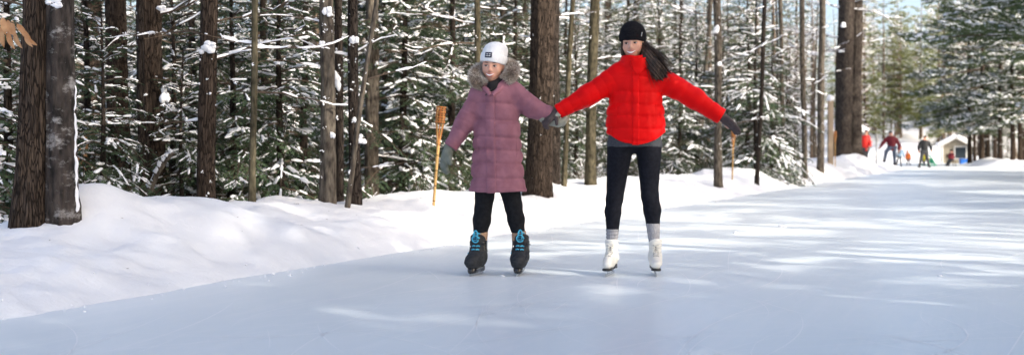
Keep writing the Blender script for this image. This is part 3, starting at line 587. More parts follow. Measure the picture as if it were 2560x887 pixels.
while n < 26:
    y = r.uniform(74, 125); pxx = r.uniform(2430, 2700); x = (pxx-1280)/F*y
    if sdist([[x, y]])[0] < 3 or not okspot(x, y, used, 1.6): continue
    kd = int(r.integers(0, 3))
    if kd == 0: plant('fir_tree', FARFIR[0], 'dark evergreen behind the pines right of the hut', 'evergreen', x, y, r.uniform(.6, 1), r.uniform(0, 6), 'evergreens on the far right')
    elif kd == 1: plant('tall_pine', PINES[1], 'pine deep in the wood on the far right', 'pine', x, y, r.uniform(.8, 1.1), r.uniform(0, 6), 'pines deep on the far right')
    else: plant('bare_tree', HARD[2], 'leafless tree among the pines on the far right', 'bare tree', x, y, r.uniform(.8, 1.2), r.uniform(0, 6), 'leafless trees on the far right', ('trunk', 'branches', 'snow'))
    used.append((x, y)); n += 1
# hillside behind the end of the run
n = 0; tries = 0
while n < 230 and tries < 9000:
    tries += 1
    y = 106+r.random()**1.4*110; pxx = r.uniform(1500, 2620) if n < 120 else r.uniform(2130, 2480); x = (pxx-1280)/F*y
    if not okspot(x, y, used, 1.7): continue
    gap = 2165 < pxx < 2340
    kd = r.random()
    if gap and (kd < .22 or y < 135): continue
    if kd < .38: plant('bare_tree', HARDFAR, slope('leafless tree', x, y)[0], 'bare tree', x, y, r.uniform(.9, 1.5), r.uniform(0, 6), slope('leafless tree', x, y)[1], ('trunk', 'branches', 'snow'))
    elif kd < .85: plant('tall_pine', SUN_TINT_PINE if n % 3 else PINES[1], slope('sunlit pine', x, y)[0], 'pine', x, y, r.uniform(.6, 1.0), r.uniform(0, 6), slope('sunlit pine', x, y)[1])
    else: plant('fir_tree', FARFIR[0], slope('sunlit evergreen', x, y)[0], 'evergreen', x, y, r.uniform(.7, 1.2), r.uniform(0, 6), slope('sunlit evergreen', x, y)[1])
    used.append((x, y)); n += 1
# near right side of the path (outside the picture): the wood that shades the ice
SHADE = [(6.4, -.6, 2, .85), (9.2, -2.6, 2, 1.0), (12.5, -5, 2, 1.0), (5.2, -4, 2, .9), (8, -7.2, 2, 1.0), (11, -11, 2, 1.0), (9.5, 4.5, 1, 1.0), (12.8, -.6, 3, 1.3), (13, 9, 3, 1.5), (15.5, 12.5, 3, 1.5), (18, 7, 3, 1.8), (18.5, 17, 3, 1.5), (21.5, 13.5, 3, 1.7), (24.5, 24, 3, 1.6), (27, 33, 3, 1.6), (31, 39, 3, 1.6), (24.6, 49, 2, .95), (21.3, 33, 2, .9), (24, 37.5, 2, .9), (17.6, 24.5, 2, .85), (27, 44, 2, .9), (15.0, 16.5, 2, .8), (7.5, 2.5, 0, 1.0), (9.0, -3.5, 1, 1.0), (13, -1, 0, 1.1), (6.0, -7, 2, .8), (10.5, -9.5, 0, 1.1), (15.5, 9.5, 0, 1.0), (16, -6, 1, 1.1), (19, 15, 2, .8), (22, 9, 1, 1.05),
         (17, 2.5, 1, 1.1), (22.5, 21, 0, 1.0), (25, 15.5, 1, 1.1), (25.5, 28, 1, 1.0), (29, 22, 0, 1.1), (29.5, 35, 0, 1.05), (33, 29, 1, 1.1), (32.5, 44, 1, 1.0), (36, 38, 0, 1.1), (36, 52, 2, .8), (21, -3, 0, 1.1), (26, 4, 1, 1.1), (14, -14, 1, 1.1), (20, -11, 0, 1.1), (4.0, -12, 1, 1.0)]
for k, (x, y, kd, s) in enumerate(SHADE):
    plant('tall_pine', [PINES[0], PINES[1], BIGPINE, FARFIR[0]][kd], 'tall evergreen along the near right side of the run, outside the picture', 'evergreen', x, y, s, k*1.3, 'evergreens along the near right side')

# two pines leaning in from beyond the right edge, their long boughs hanging over the run
def overhang(label, x, y, seed, zs, L0):
    r = np.random.default_rng(seed); gc, gs, gt = Geo(), Geo(), Geo(); H = 17
    for z in zs:
        for q in range(2): pine_limb(gc, gs, np.array([0, 0, z+r.uniform(-.2, .2)]), math.pi+r.uniform(-.75, .75), L0*r.uniform(.75, 1.1), math.radians(r.uniform(-4, 12)), r.uniform(-.10, .0), r, .75, nsub=22, tuft=9, nl=.16, nw=.016, sp=1.6)
    for k in range(14): pine_limb(gc, gs, np.array([0, 0, 8+k*.6]), k*2.4, 3.6*(1-.03*k), .15, .05, r, .4, nsub=12, tuft=8, nl=.16, nw=.016)
    zz = np.linspace(-.5, H, 14); tube(gt, np.stack([-.03*zz, 0*zz, zz], 1), np.interp(zz, [-.5, .4, H], [.36, .28, .04]), 14)
    plant('tall_pine', (gt.mesh('pine_trunk', 'bark_pine', True), gc.mesh('pine_crown', ['twig', 'needle_pine']), gs.mesh('pine_snow', 'branch_snow', True)), label, 'pine', x, y)
overhang('pine beyond the right edge whose lower snowy boughs hang into the upper right', 20.6, 39, 71, (4.2, 4.8, 5.4, 6.0, 6.6, 7.2), 6.8)
overhang('farther pine beyond the right edge with boughs over the far bend', 27.6, 56, 72, (5.2, 5.8, 6.4, 7.0, 7.8, 8.6, 9.4), 7.6)

# ------------------------------------------------------------------ people: smooth implicit surfaces turned into meshes
mat('skin', (.60, .32, .22), (.66, .36, .26), rough=.45, scale=30, spec=.4, sss=.15)
mat('lips', (.50, .17, .15), rough=.4)
mat('teeth', (.85, .83, .78), rough=.3)
mat('eye_white', (.75, .73, .70), rough=.2, spec=.5)
mat('iris', (.035, .02, .012), rough=.15, spec=.6)
mat('brow', (.035, .022, .016), rough=.9)
mat('hair_dark', (.014, .009, .007), (.060, .034, .023), rough=.5, scale=40, stretch=(1, 1, .3))
mat('red_nylon', (.66, .0012, .002), (.74, .002, .003), rough=.55, scale=5, bump=.25, bscale=60, bdist=.004, spec=.12)
mat('shirt_grey', (.045, .048, .058), (.065, .07, .08), rough=.9, scale=60)
mat('leggings_black', (.007, .008, .012), (.012, .013, .019), rough=.85, scale=40, spec=.12)
mat('leggings_char', (.009, .010, .012), (.015, .016, .019), rough=.85, scale=40, spec=.12)
mat('sock_grey', (.25, .25, .27), (.36, .36, .38), rough=.95, scale=90, stretch=(1, 1, .3))
mat('sock_tan', (.36, .22, .14), (.45, .29, .19), rough=.95, scale=90)
mat('glove_brown', (.060, .045, .045), (.085, .066, .064), rough=.8, scale=30)
mat('glove_sage', (.125, .14, .115), (.19, .205, .17), rough=.85, scale=20)
mat('glove_sage_palm', (.30, .31, .25), (.36, .36, .30), rough=.85, scale=20)
mat('hat_black', (.008, .008, .010), (.014, .014, .016), rough=.95, scale=90, spec=.1, bump=.4, bscale=160, bdist=.003)
mat('hat_white', (.72, .73, .74), (.80, .80, .80), rough=.95, scale=60, stretch=(1, 1, .15), bump=.5, bscale=140, bdist=.004)
mat('navy', (.012, .018, .045), rough=.6)
mat('white_thread', (.8, .8, .8), rough=.7)
mat('silver', (.6, .6, .62), rough=.3, metal=1)
mat('plum', (.235, .098, .130), (.300, .132, .172), rough=.75, scale=14, bump=.3, bscale=160, bdist=.003, spec=.2)
mat('black_cloth', (.010, .010, .012), rough=.9)
mat('fur', (.42, .33, .25), (.80, .75, .68), rough=.9, scale=14, ramp=(.3, .6))
mat('fur_dark', (.10, .07, .05), (.22, .16, .12), rough=.9, scale=10)
mat('boot_white', (.70, .68, .62), (.78, .76, .70), rough=.4, scale=10, bump=.1, bscale=30, spec=.4)
mat('lace_white', (.72, .70, .64), rough=.8)
mat('lace_grey', (.30, .29, .27), rough=.8)
mat('sole_black', (.012, .012, .013), rough=.35, spec=.5)
mat('steel', (.55, .56, .58), rough=.25, metal=1)
mat('boot_black', (.016, .018, .021), (.032, .034, .038), rough=.7, scale=40)
mat('gloss_black', (.008, .008, .009), rough=.15, spec=.6)
mat('cyan', (.07, .42, .62), (.10, .50, .70), rough=.6, scale=30)

def rc(a, b, ra, rb, sy=1.0, quilt=None, lean=None):
    a = np.asarray(a, float); b = np.asarray(b, float); ab = b-a
    def f(P):
        w = P-a; t = np.clip((w@ab)/(ab@ab), 0, 1); d = w-t[:, None]*ab
        if sy != 1: d = d*np.array([1, 1/sy, 1])
        rr = ra+(rb-ra)*t
        if quilt:
            q_ = np.abs(np.sin(np.pi*(t*quilt[0]+quilt[2]+.15*np.sin(w[:, 1]*30)))); rr = rr+quilt[1]*.3*(q_-1.2*np.exp(-(q_/.28)**2))
        return (np.sqrt((d*d).sum(1))-rr)*(min(1, sy) if sy < 1 else 1)
    return f
def ell(c, s):
    c = np.asarray(c, float); s = np.asarray(s, float)
    def f(P):
        q = (P-c)/s; k = np.sqrt((q*q).sum(1)); k2 = np.sqrt(((q/s)**2).sum(1))+1e-9; return k*(k-1)/k2
    return f
def smin(a, b, k): h = np.clip(.5+.5*(b-a)/k, 0, 1); return b*(1-h)+a*h-k*h*(1-h)
def uni(fs, k=.03):
    def f(P):
        d = fs[0](P)
        for g_ in fs[1:]: d = smin(d, g_(P), k)
        return d
    return f
def sub(f1, f2, k=.01): return lambda P: -smin(-f1(P), f2(P), k)
def cut(f1, pl): return lambda P: np.maximum(f1(P), pl(P))      # pl > 0 is removed
def off(f1, o): return lambda P: f1(P)-o
def wrinkle(f1, amp, sc_, seed=0):
    def f(P):
        d = f1(P); m = np.abs(d) < .05; d = d.copy(); d[m] += amp*fbm(P[m]*sc_, 2, seed); return d
    return f

def nets(f, lo, hi, h):
    lo = np.asarray(lo, float); hi = np.asarray(hi, float); B = 4
    n = (np.ceil((hi-lo)/h/B).astype(int)+1)*B
    nc = n//B; c = np.stack(np.meshgrid(*[lo[i]+(np.arange(nc[i])*B+(B-1)/2)*h for i in range(3)], indexing='ij'), -1)
    Fc = f(c.reshape(-1, 3)).reshape(nc); near = np.abs(Fc) < h*B*1.35+.012
    Ff = np.repeat(np.repeat(np.repeat(Fc, B, 0), B, 1), B, 2).astype(np.float32)
    M = np.repeat(np.repeat(np.repeat(near, B, 0), B, 1), B, 2); idx = np.argwhere(M); Ff[M] = f(lo+idx*h)
    ins = Ff < 0; nx, ny, nz = Ff.shape
    cnt = np.zeros((nx-1, ny-1, nz-1), np.int8)
    for dx in (0, 1):
        for dy in (0, 1):
            for dz in (0, 1): cnt += ins[dx:nx-1+dx, dy:ny-1+dy, dz:nz-1+dz]
    act = (cnt > 0) & (cnt < 8); cells = np.argwhere(act); vid = -np.ones(act.shape, int); vid[act] = np.arange(len(cells))
    acc = np.zeros((len(cells), 3)); num = np.zeros(len(cells))
    cor = [(0,0,0),(1,0,0),(0,1,0),(1,1,0),(0,0,1),(1,0,1),(0,1,1),(1,1,1)]
    for a in range(8):
        for b in range(a+1, 8):
            ca, cb = np.array(cor[a]), np.array(cor[b])
            if np.abs(ca-cb).sum() != 1: continue
            fa = Ff[tuple((cells+ca).T)]; fb = Ff[tuple((cells+cb).T)]; m = (fa < 0) != (fb < 0)
            t = np.where(m, fa/(fa-fb+1e-12), 0)[:, None]; acc += np.where(m[:, None], ca+(cb-ca)*t, 0); num += m
    v = lo+(cells+acc/np.maximum(num, 1)[:, None])*h
    quads = []
    for ax in range(3):
        o1, o2 = [(1, 2), (2, 0), (0, 1)][ax]; sl = [slice(None)]*3; s2 = [slice(None)]*3; sl[ax] = slice(0, -1); s2[ax] = slice(1, None)
        A = ins[tuple(sl)]; Bn = ins[tuple(s2)]; e = np.argwhere(A != Bn); e = e[(e[:, o1] > 0) & (e[:, o2] > 0) & (e[:, o1] < Ff.shape[o1]-1) & (e[:, o2] < Ff.shape[o2]-1)]
        fl = A[tuple(e.T)]; d1 = np.zeros(3, int); d1[o1] = 1; d2 = np.zeros(3, int); d2[o2] = 1
        q = np.stack([vid[tuple((e-d1-d2).T)], vid[tuple((e-d2).T)], vid[tuple(e.T)], vid[tuple((e-d1).T)]], 1); q[~fl] = q[~fl][:, ::-1]; quads.append(q)
    q = np.concatenate(quads); q = q[(q >= 0).all(1)]
    return v, q
def sdf_obj(name, f, lo, hi, h, mname, parent, smooth=1):
    v, q = nets(f, lo, hi, h)
    if smooth:                                     # one relaxing pass
        for _ in range(smooth):
            s = np.zeros_like(v); c = np.zeros(len(v))
            for a in range(4):
                b = (a+1) % 4; np.add.at(s, q[:, a], v[q[:, b]]); np.add.at(c, q[:, a], 1); np.add.at(s, q[:, b], v[q[:, a]]); np.add.at(c, q[:, b], 1)
            v = v*.5+.5*s/np.maximum(c, 1)[:, None]
    g = Geo(); g.add(v, q); return link(name, g.mesh(name, mname, True), parent)
def project(f, p, d, maxd=.4):                     # march p along d on to the surface
    p = np.array(p, float); d = norm(d); s = 0
    for _ in range(60):
        k = float(f(p[None])[0])
        if k < .0005 or s > maxd: break
        p = p+d*k*.7; s += k*.7
    return p

def head_frame(c, yaw, pitch=0, roll=0, s=1.0):
    """columns: right, forward, up of the head in person space (forward = towards the camera at yaw 0)"""
    R = Matrix.Rotation(yaw, 3, 'Z') @ Matrix.Rotation(roll, 3, 'Y') @ Matrix.Rotation(pitch, 3, 'X')
    R = np.array(R); B = np.stack([R@np.array([1, 0, 0]), R@np.array([0, -1., 0]), R@np.array([0, 0, 1.])], 1)*s
    return np.asarray(c, float), B
def in_head(fr, f): c, B = fr; s = np.linalg.norm(B[:, 0]); Bi = np.linalg.inv(B); return lambda P: f((P-c)@Bi.T)*s
def from_head(fr, p): c, B = fr; return c+np.asarray(p, float)@B.T
def head_sdf():
    f = uni([ell((0, -.012, .030), (.074, .094, .086)), ell((0, .022, -.028), (.061, .066, .082))], .03)
    f = uni([f, ell((0, .060, -.088), (.026, .024, .022)), ell((-.036, .052, -.030), (.026, .026, .026)), ell((.036, .052, -.030), (.026, .026, .026))], .03)
    f = uni([f, rc((-.038, .070, .020), (.038, .070, .020), .010, .010)], .02)
    f = sub(f, uni([ell((-.031, .098, .000), (.017, .016, .012)), ell((.031, .098, .000), (.017, .016, .012))], .001), .014)
    f = uni([f, rc((0, .084, .006), (0, .104, -.030), .007, .0105), ell((-.011, .092, -.034), (.009, .011, .007)), ell((.011, .092, -.034), (.009, .011, .007))], .010)
    f = uni([f, ell((0, .085, -.066), (.024, .012, .016))], .02)
    f = uni([f, ell((-.074, -.005, -.005), (.010, .022, .032)), ell((.074, -.005, -.005), (.010, .022, .032))], .008)
    return f
def face_parts(body, fr, smile=1.0, tw=.027):
    hs = head_sdf()
    def sy(x, z): return project(hs, (x, .14, z), (0, -1, 0))
    for sx in (-1, 1):
        g = Geo(); c = np.array([sx*.031, .0765, .000]); th = np.linspace(0, np.pi, 9); ph = np.arange(12)/12*2*np.pi; T, Q = np.meshgrid(th, ph, indexing='ij')
        v = np.stack([np.sin(T)*np.cos(Q), np.sin(T)*np.sin(Q), np.cos(T)], -1).reshape(-1, 3)*[.0140, .0125, .0060]+c; i = np.arange(8)[:, None]*12; j = np.arange(12)[None]; j2 = (j+1) % 12
        g.add(from_head(fr, v), np.stack([i+j, i+12+j, i+12+j2, i+j2], -1).reshape(-1, 4)); e = link('eye', g.mesh('eye', 'eye_white', True), body)
        g = Geo(); ci = np.array([sx*.031-.001, .0835, 0.000]); v2 = np.stack([np.sin(T)*np.cos(Q), np.sin(T)*np.sin(Q), np.cos(T)], -1).reshape(-1, 3)*[.0085, .0068, .0062]+ci
        g.add(from_head(fr, v2), np.stack([i+j, i+12+j, i+12+j2, i+j2], -1).reshape(-1, 4)); link('iris', g.mesh('iris', 'iris', True), body)
        xs = np.linspace(.015, .046, 7)*sx
        g = Geo(); pts = [sy(x, .019+.005*math.sin((abs(x)-.015)/.031*math.pi*.8))+[0, .001, 0] for x in xs]; tube(g, from_head(fr, np.array(pts)), np.array([.0016, .002, .0023, .0022, .002, .0016, .0008]), 5); link('eyebrow', g.mesh('eyebrow', 'brow', True), body)
        g = Geo(); pts = [np.array([sx*(.031+dx), .0885-abs(dx)*.35, .0055-dx*dx*22]) for dx in np.linspace(-.014, .014, 7)]; tube(g, from_head(fr, np.array(pts)), .0016, 4); link('eyelash', g.mesh('eyelash', 'brow', True), body)
    n = 11; s = np.linspace(-1, 1, n); up = np.array([sy(tw*k, -.058+.006*k*k*smile)+[0, .002, 0] for k in s]); lo = np.array([sy(tw*k, -.075+.018*k*k*smile)+[0, .002, 0] for k in s])
    g = Geo(); tube(g, from_head(fr, up+[0, .0005, .001]), .0032*np.sqrt(np.clip(1.02-s*s, .05, 1))+.0008, 6); link('upper_lip', g.mesh('upper_lip', 'lips', True), body)
    g = Geo(); tube(g, from_head(fr, lo+[0, .0005, -.001]), .0042*np.sqrt(np.clip(1.02-s*s, .05, 1))+.0008, 6); link('lower_lip', g.mesh('lower_lip', 'lips', True), body)
    g = Geo(); mid = up*.45+lo*.55; v = np.concatenate([up+[0, .0012, 0], mid+[0, .0022, 0], lo*.9+mid*.1+[0, .001, 0]]); j = np.arange(n-1)
    g.add(from_head(fr, v), np.concatenate([np.stack([k*n+j, k*n+j+1, (k+1)*n+j+1, (k+1)*n+j], 1) for k in (0, 1)])); link('teeth', g.mesh('teeth', 'teeth', True), body)

def glove_sdf(wr, d, side, nrm, curl=(.2, .3, .3), L=1.0, thumb=(.75, .6, .2), tcurl=.3, fan=.06):
    """palm, four unequal jointed fingers and a thumb leaving the side of the palm"""
    wr = np.asarray(wr, float); d = norm(d); side = norm(side-np.dot(side, d)*d); nrm = norm(nrm-np.dot(nrm, d)*d-np.dot(nrm, side)*side)
    fs = [rc(wr-d*.03, wr+d*.02, .034, .031), rc(wr+d*.03+side*.016, wr+d*.082+side*.022, .022, .018), rc(wr+d*.03-side*.016, wr+d*.078-side*.024, .022, .017), rc(wr+d*.03, wr+d*.082, .022, .018)]
    palm = uni(fs, .02); fingers = []
    for k, (o, l, r_) in enumerate(((.030, .066, .0115), (.010, .076, .012), (-.011, .071, .0115), (-.030, .056, .0105))):
        p = wr+d*.082+side*o*.95; dd = norm(d+side*(o*fan/.03)); ch = []; a = 0
        for q, fl in enumerate((.45, .32, .25)):
            a += curl[q]; e = p+(dd*math.cos(a)+nrm*math.sin(a))*l*L*fl; ch.append(rc(p, e, r_*(1-.06*q), r_*(.94-.07*q))); p = e
        fingers.append(uni(ch, .006))
    p = wr+d*.02+side*.026; td = norm(d*thumb[0]+side*thumb[1]+nrm*thumb[2]); e = p+td*.038*L; t2 = norm(td+nrm*tcurl+d*.2); e2 = e+t2*.032*L
    th = uni([rc(p, e, .0165, .0135), rc(e, e2, .0135, .0115)], .006)
    def f(P):
        x = palm(P)
        for q in fingers: x = smin(x, q(P), .006)
        return smin(x, th(P), .010)
    return f

def blade_mesh(parent, A, B, kind):
    """runner plate between A and B helper lies in the boot frame"""

def boot(person, org, fwd, kind, top=.245, lean=0.0):
    """skate in its own frame: x side, y forward, z up; org on the ice under the ankle"""
    fwd = norm(np.array([fwd[0], fwd[1], 0.])); ss = np.array([fwd[1], -fwd[0], 0]); R = np.stack([ss, fwd, [0, 0, 1.]], 1)
    o = bpy.data.objects.new('skate', None); COL.objects.link(o); o.parent = person; o.location = tuple(org); M4 = Matrix(R.tolist()).to_4x4()
    o.rotation_euler = (Matrix.Rotation(lean, 4, 'Y') @ M4).to_euler(); o.empty_display_size = .1
    if kind == 'figure':
        sh = uni([rc((0, -.048, top-.01), (0, -.046, .13), .047, .043), rc((0, -.050, .11), (0, -.052, .09), .041, .038), rc((0, -.01, .118), (0, .06, .098), .040, .036), rc((0, .05, .090), (0, .118, .080), .038, .033)], .035)
        sh = cut(sh, lambda P: np.interp(P[:, 1], [-.1, -.03, .05, .15], [.074, .070, .056, .054])-P[:, 2]); sh = cut(sh, lambda P: P[:, 2]-top-(P[:, 1]+.05)*.12)
        sh = wrinkle(sh, .0012, 22, 3)
        sdf_obj('boot', sh, (-.07, -.115, .03), (.07, .17, top+.03), .005, 'boot_white', o)
        foot2 = uni([rc((0, -.05, .06), (0, .0, .06), .036, .028), rc((0, .0, .06), (0, .118, .06), .030, .0345)], .03)
        sole = lambda P: np.maximum(foot2(P*np.array([1, 1, 0])+np.array([0, 0, .06])), np.abs(P[:, 2]-np.interp(P[:, 1], [-.1, -.03, .05, .15], [.058, .060, .049, .046]))-np.interp(P[:, 1], [-.1, -.035, -.025, .15], [.017, .017, .008, .008]))
        sdf_obj('sole', sole, (-.05, -.1, .025), (.05, .165, .09), .004, 'sole_black', o, 0)
        g = Geo(); box(g, (0, .03, .010), (.004, .285, .016)); 
        for y0 in (-.065, -.045): box(g, (0, y0, .034), (.006, .010, .034))
        for y0, y1 in ((.055, .07), (.105, .12)): box(g, (0, (y0+y1)/2, .030), (.006, .010, .028))
        box(g, (0, -.055, .052), (.03, .06, .004)); box(g, (0, .085, .0415), (.04, .085, .004)); box(g, (0, .171, .014), (.004, .012, .022))
        link('blade', g.mesh('blade', 'steel'), o)
        # eyelet edges and criss-cross laces climbing the front
        rows = []
        for k in range(11):
            f = k/10
            if f < .45: c0 = np.array([0, .088-f*.16, .2]); rows.append((c0, np.array([0, -.25, -1.])))
            else: c0 = np.array([0, .2, .145+(f-.45)/.55*(top-.155)]); rows.append((c0, np.array([0, -1., -.15])))
        pts = [[project(sh, c+np.array([sx*(.012+.004*(k > 4)), 0, 0]), d)-d*.002 for k, (c, d) in enumerate(rows)] for sx in (-1, 1)]
        g = Geo()
        for k in range(10):
            for a, b in ((pts[0][k], pts[1][k+1]), (pts[1][k], pts[0][k+1])): m = (a+b)/2+np.array([0, .004, .003]); tube(g, np.array([a, m, b]), .0026, 5)
        for sx in (-1, 1):                        # bow
            t = np.linspace(0, 1, 9); c = (pts[0][10]+pts[1][10])/2; tube(g, c+np.stack([sx*.03*np.sin(t*np.pi), .012+.008*np.sin(t*np.pi), .025*np.sin(t*2*np.pi)*.6], 1), .0022, 5)
            tube(g, np.array([c, c+[sx*.016, .016, -.03], c+[sx*.026, .02, -.075]]), .0022, 5)
        link('laces', g.mesh('laces', 'lace_white', True), o)['kind'] = 'stuff'
        for sx in (0, 1):
            for k in range(11):
                g = Geo(); lumps(g, np.random.default_rng(k), pts[sx][k], np.array([.0034, .0034, .0034]), 5, 6); link('eyelet', g.mesh('eyelet', 'lace_grey', True), o)
        g = Geo(); v = []; 
        mid = [(a+b)/2-np.array([0, .001, 0]) for a, b in zip(*pts)]
        tube(g, np.array(mid), .0095, 6, flat=.3); link('tongue', g.mesh('tongue', 'lace_grey', True), o)
    else:
        sh = uni([rc((0, -.042, top-.01), (0, -.036, .14), .058, .054), rc((0, -.045, .11), (0, -.05, .09), .05, .046), rc((0, 0, .122), (0, .06, .105), .053, .050), rc((0, .05, .098), (0, .112, .094), .051, .044)], .04)
        sh = cut(sh, lambda P: .058-P[:, 2]); sh = cut(sh, lambda P: P[:, 2]-top-(P[:, 1]+.04)*.35); sh = wrinkle(sh, .002, 20, 5)
        sdf_obj('boot', sh, (-.08, -.12, .03), (.08, .18, top+.05), .0055, 'boot_black', o)
        cuff = cut(cut(off(sh, .006), lambda P: .155-P[:, 2]), lambda P: np.maximum(P[:, 2]-.235, P[:, 1]+.005)); sdf_obj('cuff', cuff, (-.09, -.13, .14), (.09, .1, .26), .005, 'gloss_black', o, 0)
        strap = cut(off(sh, .006), lambda P: np.abs((P[:, 2]-.145)+(P[:, 1]-.02)*.5)-.012); sdf_obj('strap', strap, (-.09, -.13, .08), (.09, .17, .25), .0045, 'boot_black', o, 0)
        ch = uni([rc((0, -.06, .046), (0, .10, .046), .030, .033), rc((0, -.07, .035), (0, -.03, .030), .026, .020), rc((0, .07, .032), (0, .125, .034), .024, .022)], .02); ch = cut(ch, lambda P: .018-P[:, 2]); ch = cut(ch, lambda P: P[:, 2]-.064)
        sdf_obj('chassis', ch, (-.06, -.12, .005), (.06, .17, .08), .0045, 'gloss_black', o)
        g = Geo(); box(g, (0, .02, .0095), (.004, .27, .019)); link('blade', g.mesh('blade', 'steel'), o)
        toe = cut(off(sh, .004), lambda P: np.maximum(.10-P[:, 1]-(.09-P[:, 2])*.6, P[:, 2]-.105)); sdf_obj('toe_cap', toe, (-.08, .04, .03), (.08, .18, .13), .005, 'boot_black', o, 0)
        for k in range(4):                        # lace crossings
            for sx in (-1, 1):
                c = project(sh, (sx*.016, .075-k*.022, .3), (0, -.35, -1)); g = Geo(); tube(g, np.array([c+[-sx*.012, .004, .002], c+[0, .002, .006], c+[sx*.012, -.004, .001]]), .0052, 5); link('lace', g.mesh('lace', 'cyan', True), o)
        c = project(sh, (0, .2, top-.02), (0, -1, 0)); g = Geo(); a = np.linspace(0, 2*np.pi, 15); tube(g, c+np.stack([.024*np.cos(a), .006+0*a, .002+.024*np.sin(a)], 1), .005, 6, cap=False); link('tongue_badge', g.mesh('tongue_badge', 'cyan', True), o)
        g = Geo(); box(g, c+[0, .004, .002], (.026, .006, .022)); link('badge_field', g.mesh('badge_field', 'cyan'), o)
        g = Geo()                                  # the pale letter on the badge
        for a_, b_ in (((-.008, -.008), (-.008, .010)), ((-.008, .010), (.0, -.006)), ((.0, -.006), (.0, .010)), ((.0, .010), (.008, -.006)), ((.008, -.006), (.009, .010))):
            tube(g, c+np.array([[a_[0], .0085, a_[1]+.002], [b_[0], .0085, b_[1]+.002]]), .0022, 4)
        link('badge_letter', g.mesh('badge_letter', 'navy'), o)
        g = Geo(); a = np.linspace(0, np.pi, 11); tube(g, c+np.stack([.014*np.cos(a), -.004+0*a, .025+.035*np.sin(a)], 1), .0055, 6); link('pull_loop', g.mesh('pull_loop', 'cyan', True), o)
        for sx, zz in ((1, .15), (1, .195)):
            c = project(sh, (sx*.2, .03, zz), (-sx, -.2, 0)); g = Geo(); tube(g, np.array([c+[.004, .016, -.002], c+[.005, -.014, .006]]), .0045, 5); link('strap_tab', g.mesh('strap_tab', 'white_thread' if zz > .17 else 'cyan', True), o)
        c = project(sh, (-.1, .03, top-.06), (1, -.3, 0)); g = Geo(); a = np.linspace(0, 2*np.pi, 12); tube(g, c+np.stack([-.024+.022*np.cos(a), .01+0*a, .004*np.sin(a)+.002], 1), .002, 5, cap=False); link('lace_loop', g.mesh('lace_loop', 'sole_black', True), o)
    return o

def beanie(person, fr, rad, cz, brim, mname, slouch=(0, 0), cuffh=.05, co_=.006):
    """knit hat: crown with a turned-up cuff; brim = (front height, drop per metre going back, roll)"""
    cr = ell((0, -.014, cz), rad); 
    if slouch[0]: cr = uni([cr, ell((slouch[0], -.03, cz+slouch[1]), (.064, .07, .045)), ell((slouch[0]-.045, -.03, cz+slouch[1]-.008), (.05, .06, .04))], .05)
    pl = lambda P: (brim[0]+brim[1]*(P[:, 1]-.08)+brim[2]*P[:, 0])-P[:, 2]
    shell = cut(cr, pl); rib = lambda P: shell(P)+.0012*np.sin(np.arctan2(P[:, 0], P[:, 1]+.014)*56)
    c = fr[0]; lo, hi = c-.22, c+.26
    hat = sdf_obj('knit_hat', in_head(fr, rib), lo, hi, .005, mname, person, 0)
    cf = cut(off(shell, co_), lambda P: np.maximum(P[:, 2]-(brim[0]+cuffh+brim[1]*(P[:, 1]-.08)+brim[2]*P[:, 0]), pl(P)-.003)); cf2 = lambda P: cf(P)+.0012*np.sin(np.arctan2(P[:, 0], P[:, 1]+.014)*56)
    sdf_obj('hat_cuff', in_head(fr, cf2), lo, hi, .005, mname, hat, 0)
    return hat, shell

# ---------------------------------------------------------------- woman in the red jacket
D0 = 8.46; KP = F/D0
def frame(xr, yf=685.0, d=D0): return lambda x, y, dy=0.0: np.array([(x-xr)/(F/d), dy, (yf-y)/(F/d)])
mat_red = 'red_nylon'
Lr = frame(1583); rw = thing('person', 'woman in red puffer jacket, black knit hat and white figure skates, arms spread wide', 'person', ((1583-1280)/F*D0, D0, 0.0))
fr = head_frame(Lr(1582, 108.5, -.0), math.radians(-16), math.radians(4), math.radians(-3), 1.0)
legs = uni([rc(Lr(1566, 352), Lr(1608, 352), .088, .088), rc(Lr(1550, 372), Lr(1536, 498), .091, .058), rc(Lr(1622, 372), Lr(1624, 488), .090, .061), rc(Lr(1536, 498), Lr(1533, 530, .012), .058, .057), rc(Lr(1625, 490), Lr(1631, 525, .015), .060, .060),
            rc(Lr(1533, 530, .012), Lr(1531, 600, .02), .057, .037), rc(Lr(1631, 525, .015), Lr(1635, 600, .02), .060, .038)], .02)
core = uni([rc(Lr(1587, 325), Lr(1588, 215), .10, .12, .72), rc(Lr(1552, 192), Lr(1640, 196), .05, .05), rc(Lr(1585, 190, .01), Lr(1584, 135, .005), .05, .045),
            rc(Lr(1548, 194), Lr(1465, 240), .05, .040), rc(Lr(1465, 240), Lr(1392, 281), .038, .026), rc(Lr(1650, 199), Lr(1733, 247), .05, .040), rc(Lr(1733, 247), Lr(1806, 296), .038, .026)], .03)
hands = uni([rc(Lr(1806, 296), Lr(1822, 315), .024, .022), rc(Lr(1392, 281), Lr(1380, 292), .024, .020)], .01)
def foot_core(org, fwd, ank):
    f_ = norm(np.array([fwd[0], fwd[1], 0.])); h_ = org-f_*.045
    return uni([rc(ank, h_+[0, 0, .13], .034, .032), rc(h_+[0, 0, .12], org+f_*.08+[0, 0, .088], .028, .022)], .015)
feet = uni([foot_core(Lr(1526.5, 685, -.028), (-.30, -1), Lr(1531, 600, .018)), foot_core(Lr(1636, 685, -.028), (-.06, -1), Lr(1636, 600, .018))], .01)
bodyf = uni([off(legs, -.008), core, hands, feet, in_head(fr, head_sdf())], .022)
rb = sdf_obj('body', bodyf, (-.70, -.22, -.0), (.78, .22, 1.85), .0068, 'skin', rw)
face_parts(rb, fr, 1.0, .030)
lg = cut(legs, lambda P: np.where(P[:, 0] < .07, Lr(0, 580)[2], Lr(0, 566)[2])-P[:, 2]); lg = wrinkle(lg, .0015, 14, 2)
